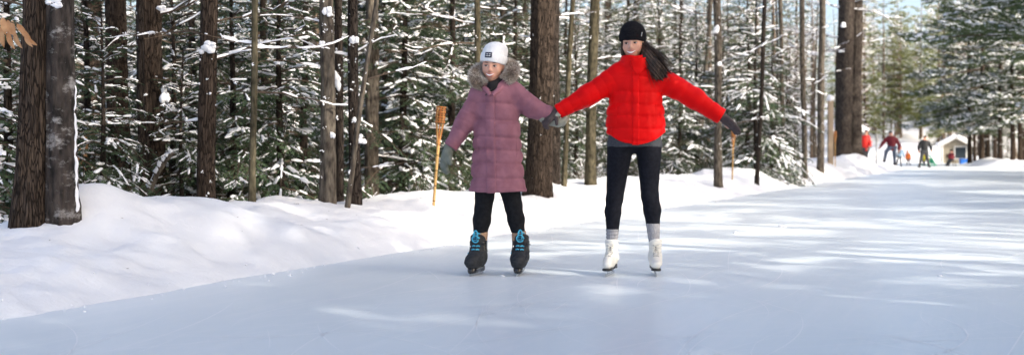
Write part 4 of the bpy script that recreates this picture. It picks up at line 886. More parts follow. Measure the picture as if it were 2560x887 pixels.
sdf_obj('leggings', lg, (-.32, -.2, .25), (.32, .2, 1.05), .007, 'leggings_black', rw)
for (a, b, x0) in ((Lr(1532, 572, .016), Lr(1530, 606, .02), -1), (Lr(1633, 558, .016), Lr(1636, 604, .02), 1)):
    s = rc(a, b, .046 if x0 < 0 else .050, .038); s2 = lambda P, s=s, a=a: s(P)+.0022*np.sin(P[:, 2]*260)*(x0 < 0)+.0015*np.sin(np.arctan2(P[:, 1]-a[1], P[:, 0]-a[0])*22)
    sdf_obj('sock', cut(s2, lambda P, a=a: P[:, 2]-a[2]+.0), a-.09-np.array([0, 0, .1]), a+.09, .0045, 'sock_grey', rw, 0)
sh_ = uni([rc(Lr(1588, 300), Lr(1587, 362), .172, .196, .62)], .02); sh_ = wrinkle(cut(sh_, lambda P: Lr(0, 368)[2]+.004*np.cos(P[:, 0]*14)-P[:, 2]), .003, 9)
sdf_obj('undershirt', sh_, (-.28, -.22, .8), (.3, .22, 1.2), .008, 'shirt_grey', rw)
# jacket
def quilt_z(f1, seams, amp):
    zs = np.array(sorted(seams))
    def f(P):
        zz = P[:, 2]+.006*np.sin(P[:, 0]*17); k = np.interp(zz, zs, np.arange(len(zs))); dz = np.abs(zz[:, None]-zs[None]).min(1); puck = .0045*np.exp(-(dz/.03)**2)*vnoise(np.stack([P[:, 0]*42, P[:, 1]*30, zz*9], 1), 5); return f1(P)+puck+amp*np.exp(-(dz/.011)**2)-amp*.3*np.abs(np.sin(np.pi*k))
    return f
torso = uni([rc(Lr(1592, 208), Lr(1588, 300), .178, .196, .70), rc(Lr(1588, 295), Lr(1588, 350), .198, .201, .70)], .03)
seams = [Lr(0, y)[2] for y in (150, 172, 192, 232, 262, 291, 322, 352, 390)]
torso = quilt_z(torso, seams, .0055)
shl = uni([rc(Lr(1551, 188), Lr(1590, 176), .078, .085), rc(Lr(1590, 176), Lr(1642, 194), .085, .078)], .03)
armL = uni([rc(Lr(1549, 193), Lr(1468, 238, -.01), .090, .071, 1, (4, .006, .2)), rc(Lr(1468, 238, -.01), Lr(1384, 285, -.02), .071, .053, 1, (4, .005, .1))], .03)
armR = uni([rc(Lr(1650, 199), Lr(1735, 246, -.01), .089, .069, 1, (4, .006, .4)), rc(Lr(1735, 246, -.01), Lr(1812, 297, -.02), .069, .051, 1, (4, .005, .2))], .03)
cdL = norm(Lr(1384, 285)-Lr(1468, 238)); cdR = norm(Lr(1812, 297)-Lr(1735, 246)); cpL = Lr(1393, 280); cpR = Lr(1803, 291)
armL = cut(armL, lambda P: (P-cpL)@cdL); armR = cut(armR, lambda P: (P-cpR)@cdR)
coll = lambda P: np.maximum(rc(Lr(1588, 182, .005), Lr(1586, 148, -.022), .098, .092, .95)(P), P[:, 2]-Lr(0, 137)[2]-(P[:, 1])*.10+.004*np.sin(P[:, 0]*60))
coll2 = sub(coll, rc(Lr(1585, 165, -.008), Lr(1583, 120, -.012), .070, .078), .012)
jk = uni([torso, shl, coll2], .035); jk = uni([jk, armL, armR], .028)
hem = lambda P: (Lr(0, 360)[2]+2.4*np.clip(np.abs(P[:, 0]-.012)-.02, 0, .19)**2)-P[:, 2]
jk = wrinkle(cut(jk, hem), .006, 9, 11); jk = wrinkle(jk, .002, 26, 12)
jo = sdf_obj('jacket', jk, (-.62, -.26, .85), (.70, .26, 1.60), .0065, mat_red, rw)
plk = cut(cut(off(jk, .007), lambda P: np.maximum(np.abs(P[:, 0]-Lr(1584, 0)[0])-.024, P[:, 1]+.02)), lambda P: P[:, 2]-Lr(0, 180)[2]); sdf_obj('placket', plk, (-.06, -.28, .85), (.1, 0, 1.5), .006, mat_red, jo)
def halfplanes(P, pts):                       # outside distance of a convex outline given in photo pixels, clockwise on the picture
    d = np.full(len(P), -9.)
    for k in range(len(pts)):
        a = Lr(*pts[k]); b = Lr(*pts[(k+1) % len(pts)]); e = b-a; n_ = norm(np.array([e[2], 0, -e[0]])); d = np.maximum(d, -((P-a)@n_))
    return d
fl0 = lambda P: smin(coll(P), jk(P), .02)-.012
flap = lambda P: np.maximum(np.maximum(fl0(P), halfplanes(P, [(1570, 153), (1617, 146), (1618, 166), (1588, 193), (1582, 190)])), P[:, 1]+.03); sdf_obj('collar_flap', wrinkle(flap, .003, 20), Lr(1594, 170, -.1)-.14, Lr(1594, 170, -.1)+.14, .005, mat_red, jo)
for sx, xx in ((-1, 1540), (1, 1634)):                       # pocket welts
    pts = np.array([project(jk, Lr(xx+sx*2, y, -.4), (0, 1, 0)) for y in np.linspace(262, 312, 7)]); g = Geo(); tube(g, pts+[0, .001, 0], .0035, 6); link('pocket_welt', g.mesh('pocket_welt', mat_red, True), jo)
# hat, hair
hat, hshell = beanie(rw, fr, (.094, .112, .106), .052, (.022, .10, -.06), 'hat_black', cuffh=.05, co_=.0035)
p = from_head(fr, project(hshell, (.35, .10, .055), (-1, -.15, 0))); g = Geo(); tube(g, np.array([p+[.002, -.007, -.014], p+[.007, -.007, .014]]), .0028, 5); link('hat_tag', g.mesh('hat_tag', 'silver', True), hat)
r = np.random.default_rng(5); g = Geo()
for k in range(260):
    f = r.random(); a = Lr(1600+f*14+r.normal(0, 2), 122-f*14+r.normal(0, 3), r.uniform(-.055, .05)); e = Lr(1630+f*50+r.normal(0, 6), 211-f*f*26+r.normal(0, 7), r.uniform(-.145, -.03)); L1 = r.uniform(.5, 1.08)
    m1 = a+np.array([.008+.03*f, -.04, -.08+.035*f])*r.uniform(.85, 1.15); m2 = a*.42+e*.58+np.array([.0+.03*f, -.045, -.005+.03*f]); t = np.linspace(0, 1, 9)[:, None]
    c = (1-t)**3*a+3*(1-t)**2*t*m1+3*(1-t)*t*t*m2+t**3*(m2+(e-m2)*L1)+np.array([.0015, .001, .001])*np.sin(t*5+k); tube(g, c, np.interp(np.linspace(0, 1, 9), [0, .5, 1], [.0024, .0020, .0004]), 3)
for k in range(40):
    a = Lr(1555+r.normal(0, 1.2), r.uniform(104, 112), r.uniform(-.05, .03)); e = Lr(1558+r.normal(0, 2), r.uniform(142, 152), r.uniform(-.05, .02)); tube(g, np.array([a, (a+e)/2+[-.004, 0, 0], e]), [.004, .005, .002], 4)
back = uni([ell(from_head(fr, (0, -.045, -.03)), (.078, .06, .11))], .02); back = sub(back, in_head(fr, off(cut(head_sdf(), lambda P: -P[:, 1]+.01), .004)), .01)
sweep = uni([rc(Lr(1606, 114, -.02), Lr(1618, 143, -.07), .030, .038, .7), rc(Lr(1618, 143, -.07), Lr(1640, 174, -.10), .038, .034, .7), rc(Lr(1640, 174, -.10), Lr(1662, 194, -.095), .032, .010, .7), rc(Lr(1620, 150, -.08), Lr(1634, 201, -.125), .030, .009, .7), rc(Lr(1634, 160, -.085), Lr(1676, 184, -.07), .024, .007, .7), rc(Lr(1632, 165, -.1), Lr(1650, 203, -.115), .028, .007, .7)], .03)
hair0 = uni([back, sweep], .02); back = lambda P: hair0(P)+.0028*np.sin((P[:, 0]*.78+P[:, 2]*.6)*330+3*vnoise(P*9, 3))+.0022*np.sin((P[:, 0]*.74+P[:, 2]*.66)*610+2*vnoise(P*14, 4))
ho = sdf_obj('hair', back, from_head(fr, (0, -.045, -.03))-.26, from_head(fr, (0, -.045, -.03))+.26, .0045, 'hair_dark', rw, 0); link('hair_strands', g.mesh('hair_strands', 'hair_dark', True), ho)
ho.children[0]['kind'] = 'stuff'
# gloves: free hand stretched out, other hand clasping
gl = glove_sdf(Lr(1807, 295, -.02), cdR+np.array([-.08, -.1, -.12]), np.array([.35, -.75, .25]), np.array([-.6, .1, -.6]), (.12, .16, .16), 1.0, (.8, .45, .25), .1, .04)
sdf_obj('glove', gl, Lr(1800, 345, -.02)-[.06, .13, .03], Lr(1850, 285, -.02)+[.06, .12, .06], .0045, 'glove_brown', rw)
CL = Lr(1384, 287, -.02)
gl = glove_sdf(Lr(1390, 282, -.02), np.array([-.75, -.25, -.62]), np.array([.55, -.75, -.35]), np.array([.4, .5, -.65]), (.35, .75, .7), .95, (.6, .7, .3), .4, .02)
sdf_obj('glove', gl, CL-.14, CL+.11, .0045, 'glove_brown', rw)
# skates
boot(rw, Lr(1526.5, 685, -.028), (-.30, -1), 'figure', .243, -.02)
boot(rw, Lr(1636, 685, -.028), (-.06, -1), 'figure', .246, .03)

# ---------------------------------------------------------------- woman in the plum coat
Lp = frame(1243, 684); pw = thing('person', 'woman in long plum quilted coat with fur hood, white knit hat and black skates', 'person', ((1243-1280)/F*D0, D0+.02, 0.0))
fp = head_frame(Lp(1233, 164, -.0), math.radians(-13), math.radians(3), math.radians(3), .98)
plegs = uni([rc(Lp(1216, 440), Lp(1270, 440), .095, .095), rc(Lp(1214, 455), Lp(1208, 520), .078, .060), rc(Lp(1271, 455), Lp(1284, 515), .078, .060), rc(Lp(1208, 520), Lp(1204, 550, .01), .060, .062), rc(Lp(1284, 515), Lp(1291, 548, .01), .060, .060),
             rc(Lp(1204, 550, .01), Lp(1200, 600, .015), .062, .042), rc(Lp(1291, 548, .01), Lp(1297, 600, .015), .060, .042)], .02)
pcore = uni([rc(Lp(1243, 420), Lp(1240, 255), .115, .115, .75), rc(Lp(1205, 236), Lp(1275, 230), .05, .05), rc(Lp(1238, 230, .01), Lp(1235, 190, .005), .05, .044),
             rc(Lp(1196, 240), Lp(1160, 312), .048, .038), rc(Lp(1160, 312), Lp(1122, 372), .036, .025), rc(Lp(1288, 236), Lp(1332, 274), .048, .038), rc(Lp(1332, 274), Lp(1368, 293), .036, .025)], .03)
phands = uni([rc(Lp(1122, 372), Lp(1114, 395), .024, .022), rc(Lp(1368, 293), Lp(1380, 300), .024, .020)], .01)
pfeet = uni([foot_core(Lp(1194, 684, -.028), (-.34, -1), Lp(1199, 600, .015)), foot_core(Lp(1299, 684, -.028), (-.12, -1), Lp(1298, 600, .015))], .01)
pbf = uni([off(plegs, -.008), pcore, phands, pfeet, in_head(fp, head_sdf())], .022)
pb = sdf_obj('body', pbf, (-.48, -.22, 0), (.48, .22, 1.68), .0068, 'skin', pw)
face_parts(pb, fp, .95, .028)
lg = cut(plegs, lambda P: Lp(0, 581)[2]-P[:, 2]); lg = wrinkle(lg, .004, 13, 6); sdf_obj('leggings', lg, (-.3, -.2, .25), (.3, .2, .85), .007, 'leggings_char', pw)
for a, b in ((Lp(1202, 578, .014), Lp(1199, 604, .016)), (Lp(1297, 576, .014), Lp(1298, 602, .016))):
    s = rc(a, b, .050, .050); sdf_obj('sock', wrinkle(cut(s, lambda P, a=a: P[:, 2]-a[2]), .002, 40), a-.1-np.array([0, 0, .08]), a+.09, .0055, 'sock_tan', pw)
ct = uni([rc(Lp(1240, 245), Lp(1243, 330), .150, .158, .78), rc(Lp(1243, 330), Lp(1244, 470), .158, .196, .78)], .03)
ct = quilt_z(ct, [Lp(0, y)[2] for y in (215, 258, 300, 342, 374, 406, 444, 500)], .009)
psh = uni([rc(Lp(1203, 234), Lp(1238, 222), .068, .075), rc(Lp(1238, 222), Lp(1278, 226), .075, .068)], .03)
pL = uni([rc(Lp(1198, 238), Lp(1163, 306, -.01), .074, .064, 1, (3, .008, .2)), rc(Lp(1163, 306, -.01), Lp(1118, 380, -.03), .064, .046, 1, (3, .006, .3))], .03)
pR = uni([rc(Lp(1284, 232), Lp(1330, 268, -.01), .076, .068, 1, (2.5, .008, .2)), rc(Lp(1330, 268, -.01), Lp(1390, 290, -.02), .066, .050, 1, (3, .006, .5))], .03)
dL = norm(Lp(1118, 380, -.03)-Lp(1163, 306, -.01)); dR = norm(Lp(1390, 290)-Lp(1330, 268)); qL = Lp(1126, 368, -.025); qR = Lp(1377, 286, -.02)
pL = cut(pL, lambda P: (P-qL)@dL); pR = cut(pR, lambda P: (P-qR)@dR)
ck = uni([ct, psh], .04); ck = uni([ck, pL, pR], .026)
ck = cut(ck, lambda P: Lp(0, 476)[2]-P[:, 2]); neck = rc(Lp(1230, 205, -.16), Lp(1233, 180, -.0), .035, .075); ck = sub(ck, neck, .02)
ck = wrinkle(ck, .007, 8, 31); ck = wrinkle(ck, .0025, 24, 32)
co = sdf_obj('coat', ck, (-.45, -.25, .55), (.45, .25, 1.42), .0065, 'plum', pw)
pk2 = cut(cut(off(ck, .008), lambda P: np.maximum(np.abs(P[:, 0]-Lp(1226, 0)[0]-(P[:, 2]-1.0)*-.02)-.034, P[:, 1]+.02)), lambda P: P[:, 2]-Lp(0, 238)[2]); sdf_obj('placket', pk2, (-.12, -.26, .55), (.06, 0, 1.35), .006, 'plum', co)
hb = cut(off(ck, .004), lambda P: P[:, 2]-Lp(0, 469)[2]); sdf_obj('hem_band', hb, (-.3, -.25, .55), (.3, .25, .66), .006, 'plum', co)
for sx, xx in ((-1, 1196), (1, 1290)):
    pts = np.array([project(ck, Lp(xx+sx*1, y, -.4), (0, 1, 0)) for y in np.linspace(345, 392, 7)]); g = Geo(); tube(g, pts+[0, .001, 0], .004, 6); link('pocket_welt', g.mesh('pocket_welt', 'plum', True), co)
for a, b, c in (((1206, 216), (1218, 226), (1226, 240)), ((1258, 213), (1246, 226), (1232, 240))):     # open collar edges
    g = Geo(); tube(g, np.array([Lp(*a, -.055), Lp(*b, -.115), Lp(*c, -.145)]), [.020, .022, .014], 8, flat=.8); link('collar_edge', g.mesh('collar_edge', 'plum', True), co)
g = Geo(); tube(g, np.array([Lp(1214, 240, -.142), Lp(1226, 228, -.13), Lp(1232, 218, -.10)]), .0035, 5); link('zip', g.mesh('zip', 'sole_black', True), co)
nk = uni([ell(Lp(1236, 210, -.005), (.075, .075, .045)), ell(Lp(1231, 219, -.085), (.036, .035, .045)), ell(Lp(1253, 198, -.01), (.022, .05, .045)), ell(Lp(1214, 204, -.0), (.02, .05, .04))], .02); nk = wrinkle(sub(nk, in_head(fp, off(head_sdf(), .003)), .006), .006, 22); sdf_obj('neck_warmer', nk, Lp(1236, 208)-.15, Lp(1236, 208)+.15, .006, 'black_cloth', pw)
pbk = ell(from_head(fp, (0, -.045, -.02)), (.076, .055, .09)); sdf_obj('hair', pbk, from_head(fp, (0, -.045, -.02))-.14, from_head(fp, (0, -.045, -.02))+.14, .008, 'hair_dark', pw)
# fur-trimmed hood
hp = np.array([Lp(1212, 216, -.05), Lp(1194, 206, -.055), Lp(1186, 188, -.01), Lp(1196, 171, .08), Lp(1234, 164, .15), Lp(1268, 158, .09), Lp(1281, 168, -.0), Lp(1280, 184, -.04), Lp(1262, 204, -.05)])
tt = np.linspace(0, 1, len(hp)); ts = np.linspace(0, 1, 60); hc = np.stack([np.interp(ts, tt, hp[:, i]) for i in range(3)], 1)
for _ in range(6): hc[1:-1] = (hc[:-2]+hc[2:]+2*hc[1:-1])/4
g = Geo(); tube(g, hc, .038+.008*np.sin(ts*np.pi*1)+.006*np.sin(ts*9)-.03*np.clip(.12-np.minimum(ts, 1-ts), 0, 1)/.12, 10); hood = link('hood_trim', g.mesh('hood_trim', 'fur_dark', True), co)
r = np.random.default_rng(9); n = 20000; i = r.uniform(0, 58.9, n); i0 = i.astype(int); c = hc[i0]+(hc[i0+1]-hc[i0])*(i-i0)[:, None]; tg = norm(hc[i0+1]-hc[i0]); dv = r.normal(0, 1, (n, 3)); dv = norm(dv-(dv*tg).sum(1)[:, None]*tg)
dv2 = norm(dv+tg*r.normal(0, .35, n)[:, None]+np.array([0, 0, -.15])); g = Geo(); sprays(g, c+dv*.030, dv2, norm(r.normal(0, 1, (n, 3))), r.uniform(.020, .036, n), np.full(n, .0012), 0); fo = link('fur', g.mesh('fur', 'fur'), hood); fo['kind'] = 'stuff'
g = Geo(); m = 2600; sprays(g, c[:m]+dv[:m]*.040, dv2[:m], norm(r.normal(0, 1, (m, 3))), r.uniform(.014, .024, m), np.full(m, .0012), 0); fo = link('fur_tips', g.mesh('fur_tips', 'fur_dark'), hood); fo['kind'] = 'stuff'
hd = uni([ell(Lp(1236, 200, .13), (.13, .06, .075))], .02); sdf_obj('hood', wrinkle(hd, .006, 12), Lp(1236, 200, .13)-.2, Lp(1236, 200, .13)+.2, .009, 'plum', co)
# hat with woven patch
hat, hsh = beanie(pw, fp, (.092, .112, .100), .050, (.031, .16, -.10), 'hat_white', (.028, .072), .062)
nx_, nz_ = 7, 4; x0, x1, z0, z1 = -.040, .012, .058, .096
gpts = np.array([[project(hsh, (x, .3, z), (0, -1, 0)) for x in np.linspace(x0, x1, nx_)] for z in np.linspace(z0, z1, nz_)]); gv = from_head(fp, gpts.reshape(-1, 3)+[0, .0085, 0]); g = Geo()
j = np.arange(nx_-1)[None]; i = np.arange(nz_-1)[:, None]*nx_; g.add(gv, np.stack([i+j, i+j+1, i+nx_+j+1, i+nx_+j], -1).reshape(-1, 4)); po = link('hat_patch', g.mesh('hat_patch', 'navy', True), hat); md = po.modifiers.new('solid', 'SOLIDIFY'); md.thickness = .003; md.offset = 0
g = Geo()
for row, (zz, n_) in enumerate(((.083, 8), (.070, 7))):
    for k in range(n_):
        x = x0+.007+(x1-x0-.014)*(k+.5)/n_
        if (row == 0 and k == 4) or (row == 1 and k == 3): continue
        p = project(hsh, (x, .3, zz), (0, -1, 0))+[0, .011, 0]; hh = .0038
        tube(g, from_head(fp, np.array([p+[-.0014, 0, -hh], p+[-.0014, 0, hh]])), .0009, 4); tube(g, from_head(fp, np.array([p+[-.0014, 0, hh*(1 if k % 2 else 0)], p+[.0015, 0, hh*(1 if k % 2 else .1)]])), .0009, 4)
        if k % 3: tube(g, from_head(fp, np.array([p+[.0015, 0, -hh], p+[.0015, 0, hh]])), .0009, 4)
link('patch_lettering', g.mesh('patch_lettering', 'white_thread'), hat)['kind'] = 'stuff'
# gloves
gl = glove_sdf(Lp(1121, 375, -.03), np.array([-.32, -.12, -.94]), np.array([.55, -.8, .0]), np.array([.75, .5, -.1]), (.25, .35, .35), 1.1, (.85, .5, .1), .3, .02)
sdf_obj('glove', off(gl, .004), Lp(1112, 400, -.03)-[.11, .13, .16], Lp(1112, 400, -.03)+[.12, .12, .14], .0045, 'glove_sage', pw)
gl = glove_sdf(Lp(1370, 296, -.02), np.array([.93, -.05, -.36]), np.array([-.2, -.75, .4]), np.array([.1, -.5, .8]), (.5, .9, .9), 1.05, (.6, .6, .4), .6, .0)
sdf_obj('glove', off(gl, .007), Lp(1386, 300, -.02)-.15, Lp(1386, 300, -.02)+.15, .0045, 'glove_sage_palm', pw)
boot(pw, Lp(1194, 684, -.028), (-.34, -1), 'soft', .268, -.03)
boot(pw, Lp(1299, 684, -.028), (-.12, -1), 'soft', .272, .02)

# ------------------------------------------------------------------ smaller people in the distance
mat('coat_red', (.55, .02, .014), rough=.6); mat('coat_maroon', (.12, .008, .016), (.15, .012, .022), rough=.7, scale=9)
mat('coat_black', (.010, .011, .014), rough=.7); mat('jeans', (.055, .075, .115), (.085, .11, .16), rough=.85, scale=14)
mat('trouser_grey', (.035, .037, .042), rough=.85); mat('coat_blue', (.20, .30, .40), (.06, .09, .14), rough=.7, scale=12)
mat('coat_orange', (.75, .17, .03), rough=.6); mat('coat_yellow', (.72, .62, .05), rough=.6); mat('plastic_green', (.10, .55, .33), rough=.35)
mat('wood_dark', (.055, .038, .026), (.095, .066, .045), rough=.8, scale=8, stretch=(1, 1, .1)); mat('wood_pale', (.30, .23, .16), (.40, .31, .22), rough=.85, scale=12, stretch=(1, 1, .1))
mat('siding', (.24, .21, .16), (.30, .27, .21), rough=.8, scale=6); mat('trim_white', (.72, .72, .70), rough=.6); mat('glass_dark', (.03, .04, .05), rough=.08, spec=.6)
mat('blue_plastic', (.03, .16, .55), rough=.4); mat('metal_grey', (.35, .36, .37), rough=.5, metal=.6)
mat('bamboo', (.52, .30, .10), (.66, .42, .17), rough=.45, scale=20, stretch=(1, 1, .12)); mat('bamboo_node', (.20, .11, .045), rough=.7); mat('rattan', (.45, .14, .035), (.60, .24, .07), rough=.5, scale=25)
mat('dry_leaf', (.45, .22, .10), (.64, .38, .20), rough=.7, scale=18, trans=.3)

def far_person(label, d, xr, J, mats, wd=1.0, foot_y=None, scale_head=1.0, ground=None):
    """J: photo pixels of the joints; mats: top, legs, hat, hands, shoes"""
    x0 = (xr-1280)/F*d; k = F/d; yf = YH+HC*k; zb = 0.0
    o = thing('person', label, 'person', (x0, d, 0)); h = .017
    def L(n): p = J[n]; return np.array([(p[0]-xr)/k, p[2] if len(p) > 2 else 0, (yf-p[1])/k])
    sh = norm(L('shR')-L('shL')); hw = .10*wd
    hd = L('head'); nk = L('neck'); hip = L('hip')
    core = [rc(hip, nk-(nk-hip)*.12, .12*wd, .15*wd, .75), rc(L('shL'), L('shR'), .065*wd, .065*wd), rc(nk, hd, .055*wd, .05*wd)]
    arms = []
    for s in 'LR': arms += [rc(L('sh'+s), L('el'+s), .062*wd, .05*wd), rc(L('el'+s), L('ha'+s), .05*wd, .036*wd)]
    legs = [rc(hip-sh*.07*wd, hip+sh*.07*wd, .11*wd, .11*wd)]; shoes = []
    for s in 'LR': legs += [rc(hip+sh*(.08*wd if s == 'R' else -.08*wd), L('kn'+s), .085*wd, .062*wd), rc(L('kn'+s), L('an'+s), .062*wd, .046*wd)]
    hs = .105*scale_head
    bodyf = uni([uni(core, .05), off(uni(arms, .03), -.012), off(uni(legs, .03), -.012), ell(hd, (hs*.74, hs*.9, hs*1.08)), ell(hd+[0, -hs*.9, -hs*.15], (.015, .02, .02))]+[rc(L('ha'+s), L('ha'+s)+norm(L('ha'+s)-L('el'+s))*.13*wd, .033*wd, .026*wd) for s in 'LR'], .03)
    allp = np.array([L(n) for n in J if n != 'toe']); lo, hi = allp.min(0)-.28, allp.max(0)+.28
    b = sdf_obj('body', bodyf, lo, hi, h, 'skin', o)
    for sx in (-1, 1):
        g = Geo(); lumps(g, np.random.default_rng(1), hd+[sx*hs*.32, -hs*.82, 0], np.array([.012, .01, .008]), 5, 6); link('eye', g.mesh('eye', 'iris', True), b)
    g = Geo(); tube(g, np.array([hd+[-.025, -hs*.82, -hs*.5], hd+[0, -hs*.88, -hs*.55], hd+[.025, -hs*.82, -hs*.5]]), .006, 5); link('mouth', g.mesh('mouth', 'lips'), b)
    jf = uni([off(uni(core[:2], .05), .022), off(uni(arms, .03), .018), rc(nk-[0, 0, .02], nk+[0, 0, .035*wd], .075*wd, .07*wd)], .03); hz = hip[2]-.10*wd
    if len(J['hip']) < 4: jf = cut(jf, lambda P: hz-P[:, 2])
    jf = cut(jf, lambda P: P[:, 2]-(nk[2]+.055*wd) - 10*(np.abs(P[:, 0]-nk[0]) > .16))
    sdf_obj('jacket', wrinkle(jf, .008, 7, 3), lo, hi, h, mats[0], o)
    sdf_obj('trousers', wrinkle(off(uni(legs, .03), .004), .006, 8, 5), lo, hi, h, mats[1], o)
    hat = cut(ell(hd+[0, .01, hs*.35], (hs*.92, hs*1.05, hs*.95)), lambda P: hd[2]+hs*.2-P[:, 2]+(P[:, 1]-hd[1])*-.3); sdf_obj('knit_hat', hat, hd-.2, hd+.25, .012, mats[2], o)
    for s in 'LR':
        a = L('ha'+s); dd = norm(a-L('el'+s)); sd = norm(np.cross(dd, [0, 1, .1])); sdf_obj('glove', off(glove_sdf(a+dd*.01, dd, sd, [0, -1, 0], (.3, .4, .4)), .003) if wd > .75 else rc(a, a+dd*.09, .038, .03), a-.24, a+.24, .010, mats[3], o)
        an = L('an'+s); fw = np.array([J['toe'][0], -1, 0]) if 'toe' in J else np.array([0, -1, 0]); fw = norm(fw)
        bt = cut(uni([rc(an+[0, .0, .06], an-[0, 0, .01], .055*wd, .055*wd), rc(an-[0, 0, .0], an+fw*.14*wd-[0, 0, .015], .052*wd, .04*wd)], .03), lambda P: an[2]-.045-P[:, 2]); bo = sdf_obj('skate_boot', bt, an-.26, an+.26, .012, mats[4], o)
        g = Geo(); a2 = math.atan2(-fw[0], fw[1]); box(g, an+fw*.05-[0, 0, .062], (.008, .27*wd, .032), 0, rotz(a2)); link('blade', g.mesh('blade', 'steel'), bo)
    return o
far_person('person in bright red coat and dark cap standing sideways behind the double pine', 62, 2163,
    dict(head=(2166, 331), neck=(2163, 341), shL=(2157, 345), shR=(2170, 344), elL=(2157, 358), haL=(2164, 368, -.08), elR=(2174, 356, -.1), haR=(2172, 364, -.25), hip=(2164, 372), knL=(2161, 388), anL=(2160, 402), knR=(2166, 388), anR=(2167, 402), toe=(.9,)), ['coat_red', 'trouser_grey', 'hat_black', 'glove_brown', 'sole_black'], 1.2)
far_person('man in maroon jacket and jeans stepping over the snow bank with one leg raised', 58, 2228,
    dict(head=(2226, 334), neck=(2227, 344), shL=(2215, 349), shR=(2240, 349), elL=(2208, 357), haL=(2202, 365), elR=(2248, 362), haR=(2247, 374), hip=(2230, 369), knL=(2212, 378, -.25), anL=(2209, 402, -.1), knR=(2236, 388), anR=(2237, 410), toe=(-.2,)), ['coat_maroon', 'jeans', 'hat_black', 'black_cloth', 'trouser_grey'], 1.32)
far_person('small child in pale blue jacket skating behind the man in maroon', 70, 2252,
    dict(head=(2253, 369), neck=(2252, 375), shL=(2247, 378), shR=(2257, 378), elL=(2244, 384), haL=(2243, 389), elR=(2259, 385), haR=(2260, 393), hip=(2249, 391), knL=(2244, 401), anL=(2241, 413), knR=(2252, 402), anR=(2253, 415), toe=(-.2,)), ['coat_blue', 'trouser_grey', 'coat_blue', 'sole_black', 'sole_black'], .72, scale_head=.85)
far_person('tiny child in orange jacket standing on the ice behind the blue child', 79, 2270,
    dict(head=(2269, 380), neck=(2269.5, 384), shL=(2266, 386), shR=(2273.5, 386), elL=(2265, 391), haL=(2264.5, 395), elR=(2275, 391), haR=(2276, 395), hip=(2270, 397), knL=(2268, 403), anL=(2267.5, 411), knR=(2273, 403), anR=(2275, 411)), ['coat_orange', 'trouser_grey', 'coat_orange', 'coat_orange', 'sole_black'], .62, scale_head=.8)
far_person('skater in black hooded jacket and grey trousers with feet wide apart', 66, 2311,
    dict(head=(2313, 345), neck=(2311, 353), shL=(2302, 357), shR=(2321, 357), elL=(2297, 367), haL=(2297, 375), elR=(2327, 367), haR=(2328, 374), hip=(2311, 379), knL=(2303, 396), anL=(2298, 417), knR=(2318, 396), anR=(2323, 416), toe=(-.1,)), ['coat_black', 'trouser_grey', 'hat_black', 'black_cloth', 'trouser_grey'], 1.3)
far_person('child in yellow jacket pushing a green skating aid behind the skater in black', 76, 2310,
    dict(head=(2311, 384), neck=(2311, 388), shL=(2307, 390), shR=(2315, 390), elL=(2307, 394), haL=(2314, 397, -.2), elR=(2317, 394), haR=(2319, 397, -.2), hip=(2310, 400), knL=(2308, 406), anL=(2307.5, 412), knR=(2312, 406), anR=(2312.5, 412), toe=(.5,)), ['coat_yellow', 'trouser_grey', 'coat_yellow', 'coat_yellow', 'sole_black'], .62, scale_head=.8)
far_person('person in maroon jacket sitting on a chair by the ice edge near the hut', 72, 2374,
    dict(head=(2379, 379), neck=(2378.5, 385), shL=(2375, 388), shR=(2382, 388), elL=(2374, 394), haL=(2370, 397, -.1), elR=(2384, 394), haR=(2378, 398, -.15), hip=(2378, 399, 0, 1), knL=(2369, 400, -.25), anL=(2363, 413, -.2), knR=(2372, 401, -.3), anR=(2367, 413, -.3), toe=(-.8,)), ['coat_maroon', 'trouser_grey', 'hat_black', 'black_cloth', 'sole_black'], .95)
# folding chair below the seated person
d = 72.15; k = F/d; c = P3(2378, 415.6, d); ch = thing('folding_chair', 'low wooden chair under the seated person in maroon', 'chair', (c[0], d, 0))
for sx in (-.2, .2):
    for sy in (-.2, .22):
        g = Geo(); tube(g, np.array([[sx, sy, 0], [sx*.9, sy*.9, .28]]), .02, 6); link('leg', g.mesh('leg', 'wood_dark'), ch)
    g = Geo(); tube(g, np.array([[sx, .2, .28], [sx, .3, .75]]), .02, 6); link('back_post', g.mesh('back_post', 'wood_dark'), ch)
bevel_box('seat', (.46, .46, .03), 'wood_dark', ch, (0, 0, .295)); bevel_box('backrest', (.44, .025, .22), 'wood_dark', ch, (0, .285, .62))
# green plastic skating aid: two runners, uprights and a handle bar
c = P3(2322, 413.5, 76); sa = thing('skating_aid', 'bright green plastic skating aid pushed by the yellow child', 'skating aid', (c[0], 76, 0), .5)
for sy in (-.25, .25):
    g = Geo(); tube(g, np.array([[-.38, sy, .09], [-.3, sy, .035], [.32, sy, .035], [.38, sy, .08]]), .04, 8); link('runner', g.mesh('runner', 'plastic_green', True), sa)
    g = Geo(); tube(g, np.array([[.28, sy, .04], [.1, sy*.9, .4], [-.12, sy*.8, .62]]), .04, 8); link('upright', g.mesh('upright', 'plastic_green', True), sa)
g = Geo(); tube(g, np.array([[-.12, -.26, .62], [-.16, 0, .64], [-.12, .26, .62]]), .035, 8); link('handle_bar', g.mesh('handle_bar', 'plastic_green', True), sa)
bevel_box('front_panel', (.05, .5, .34), 'plastic_green', sa, (.14, 0, .3), bev=.02)

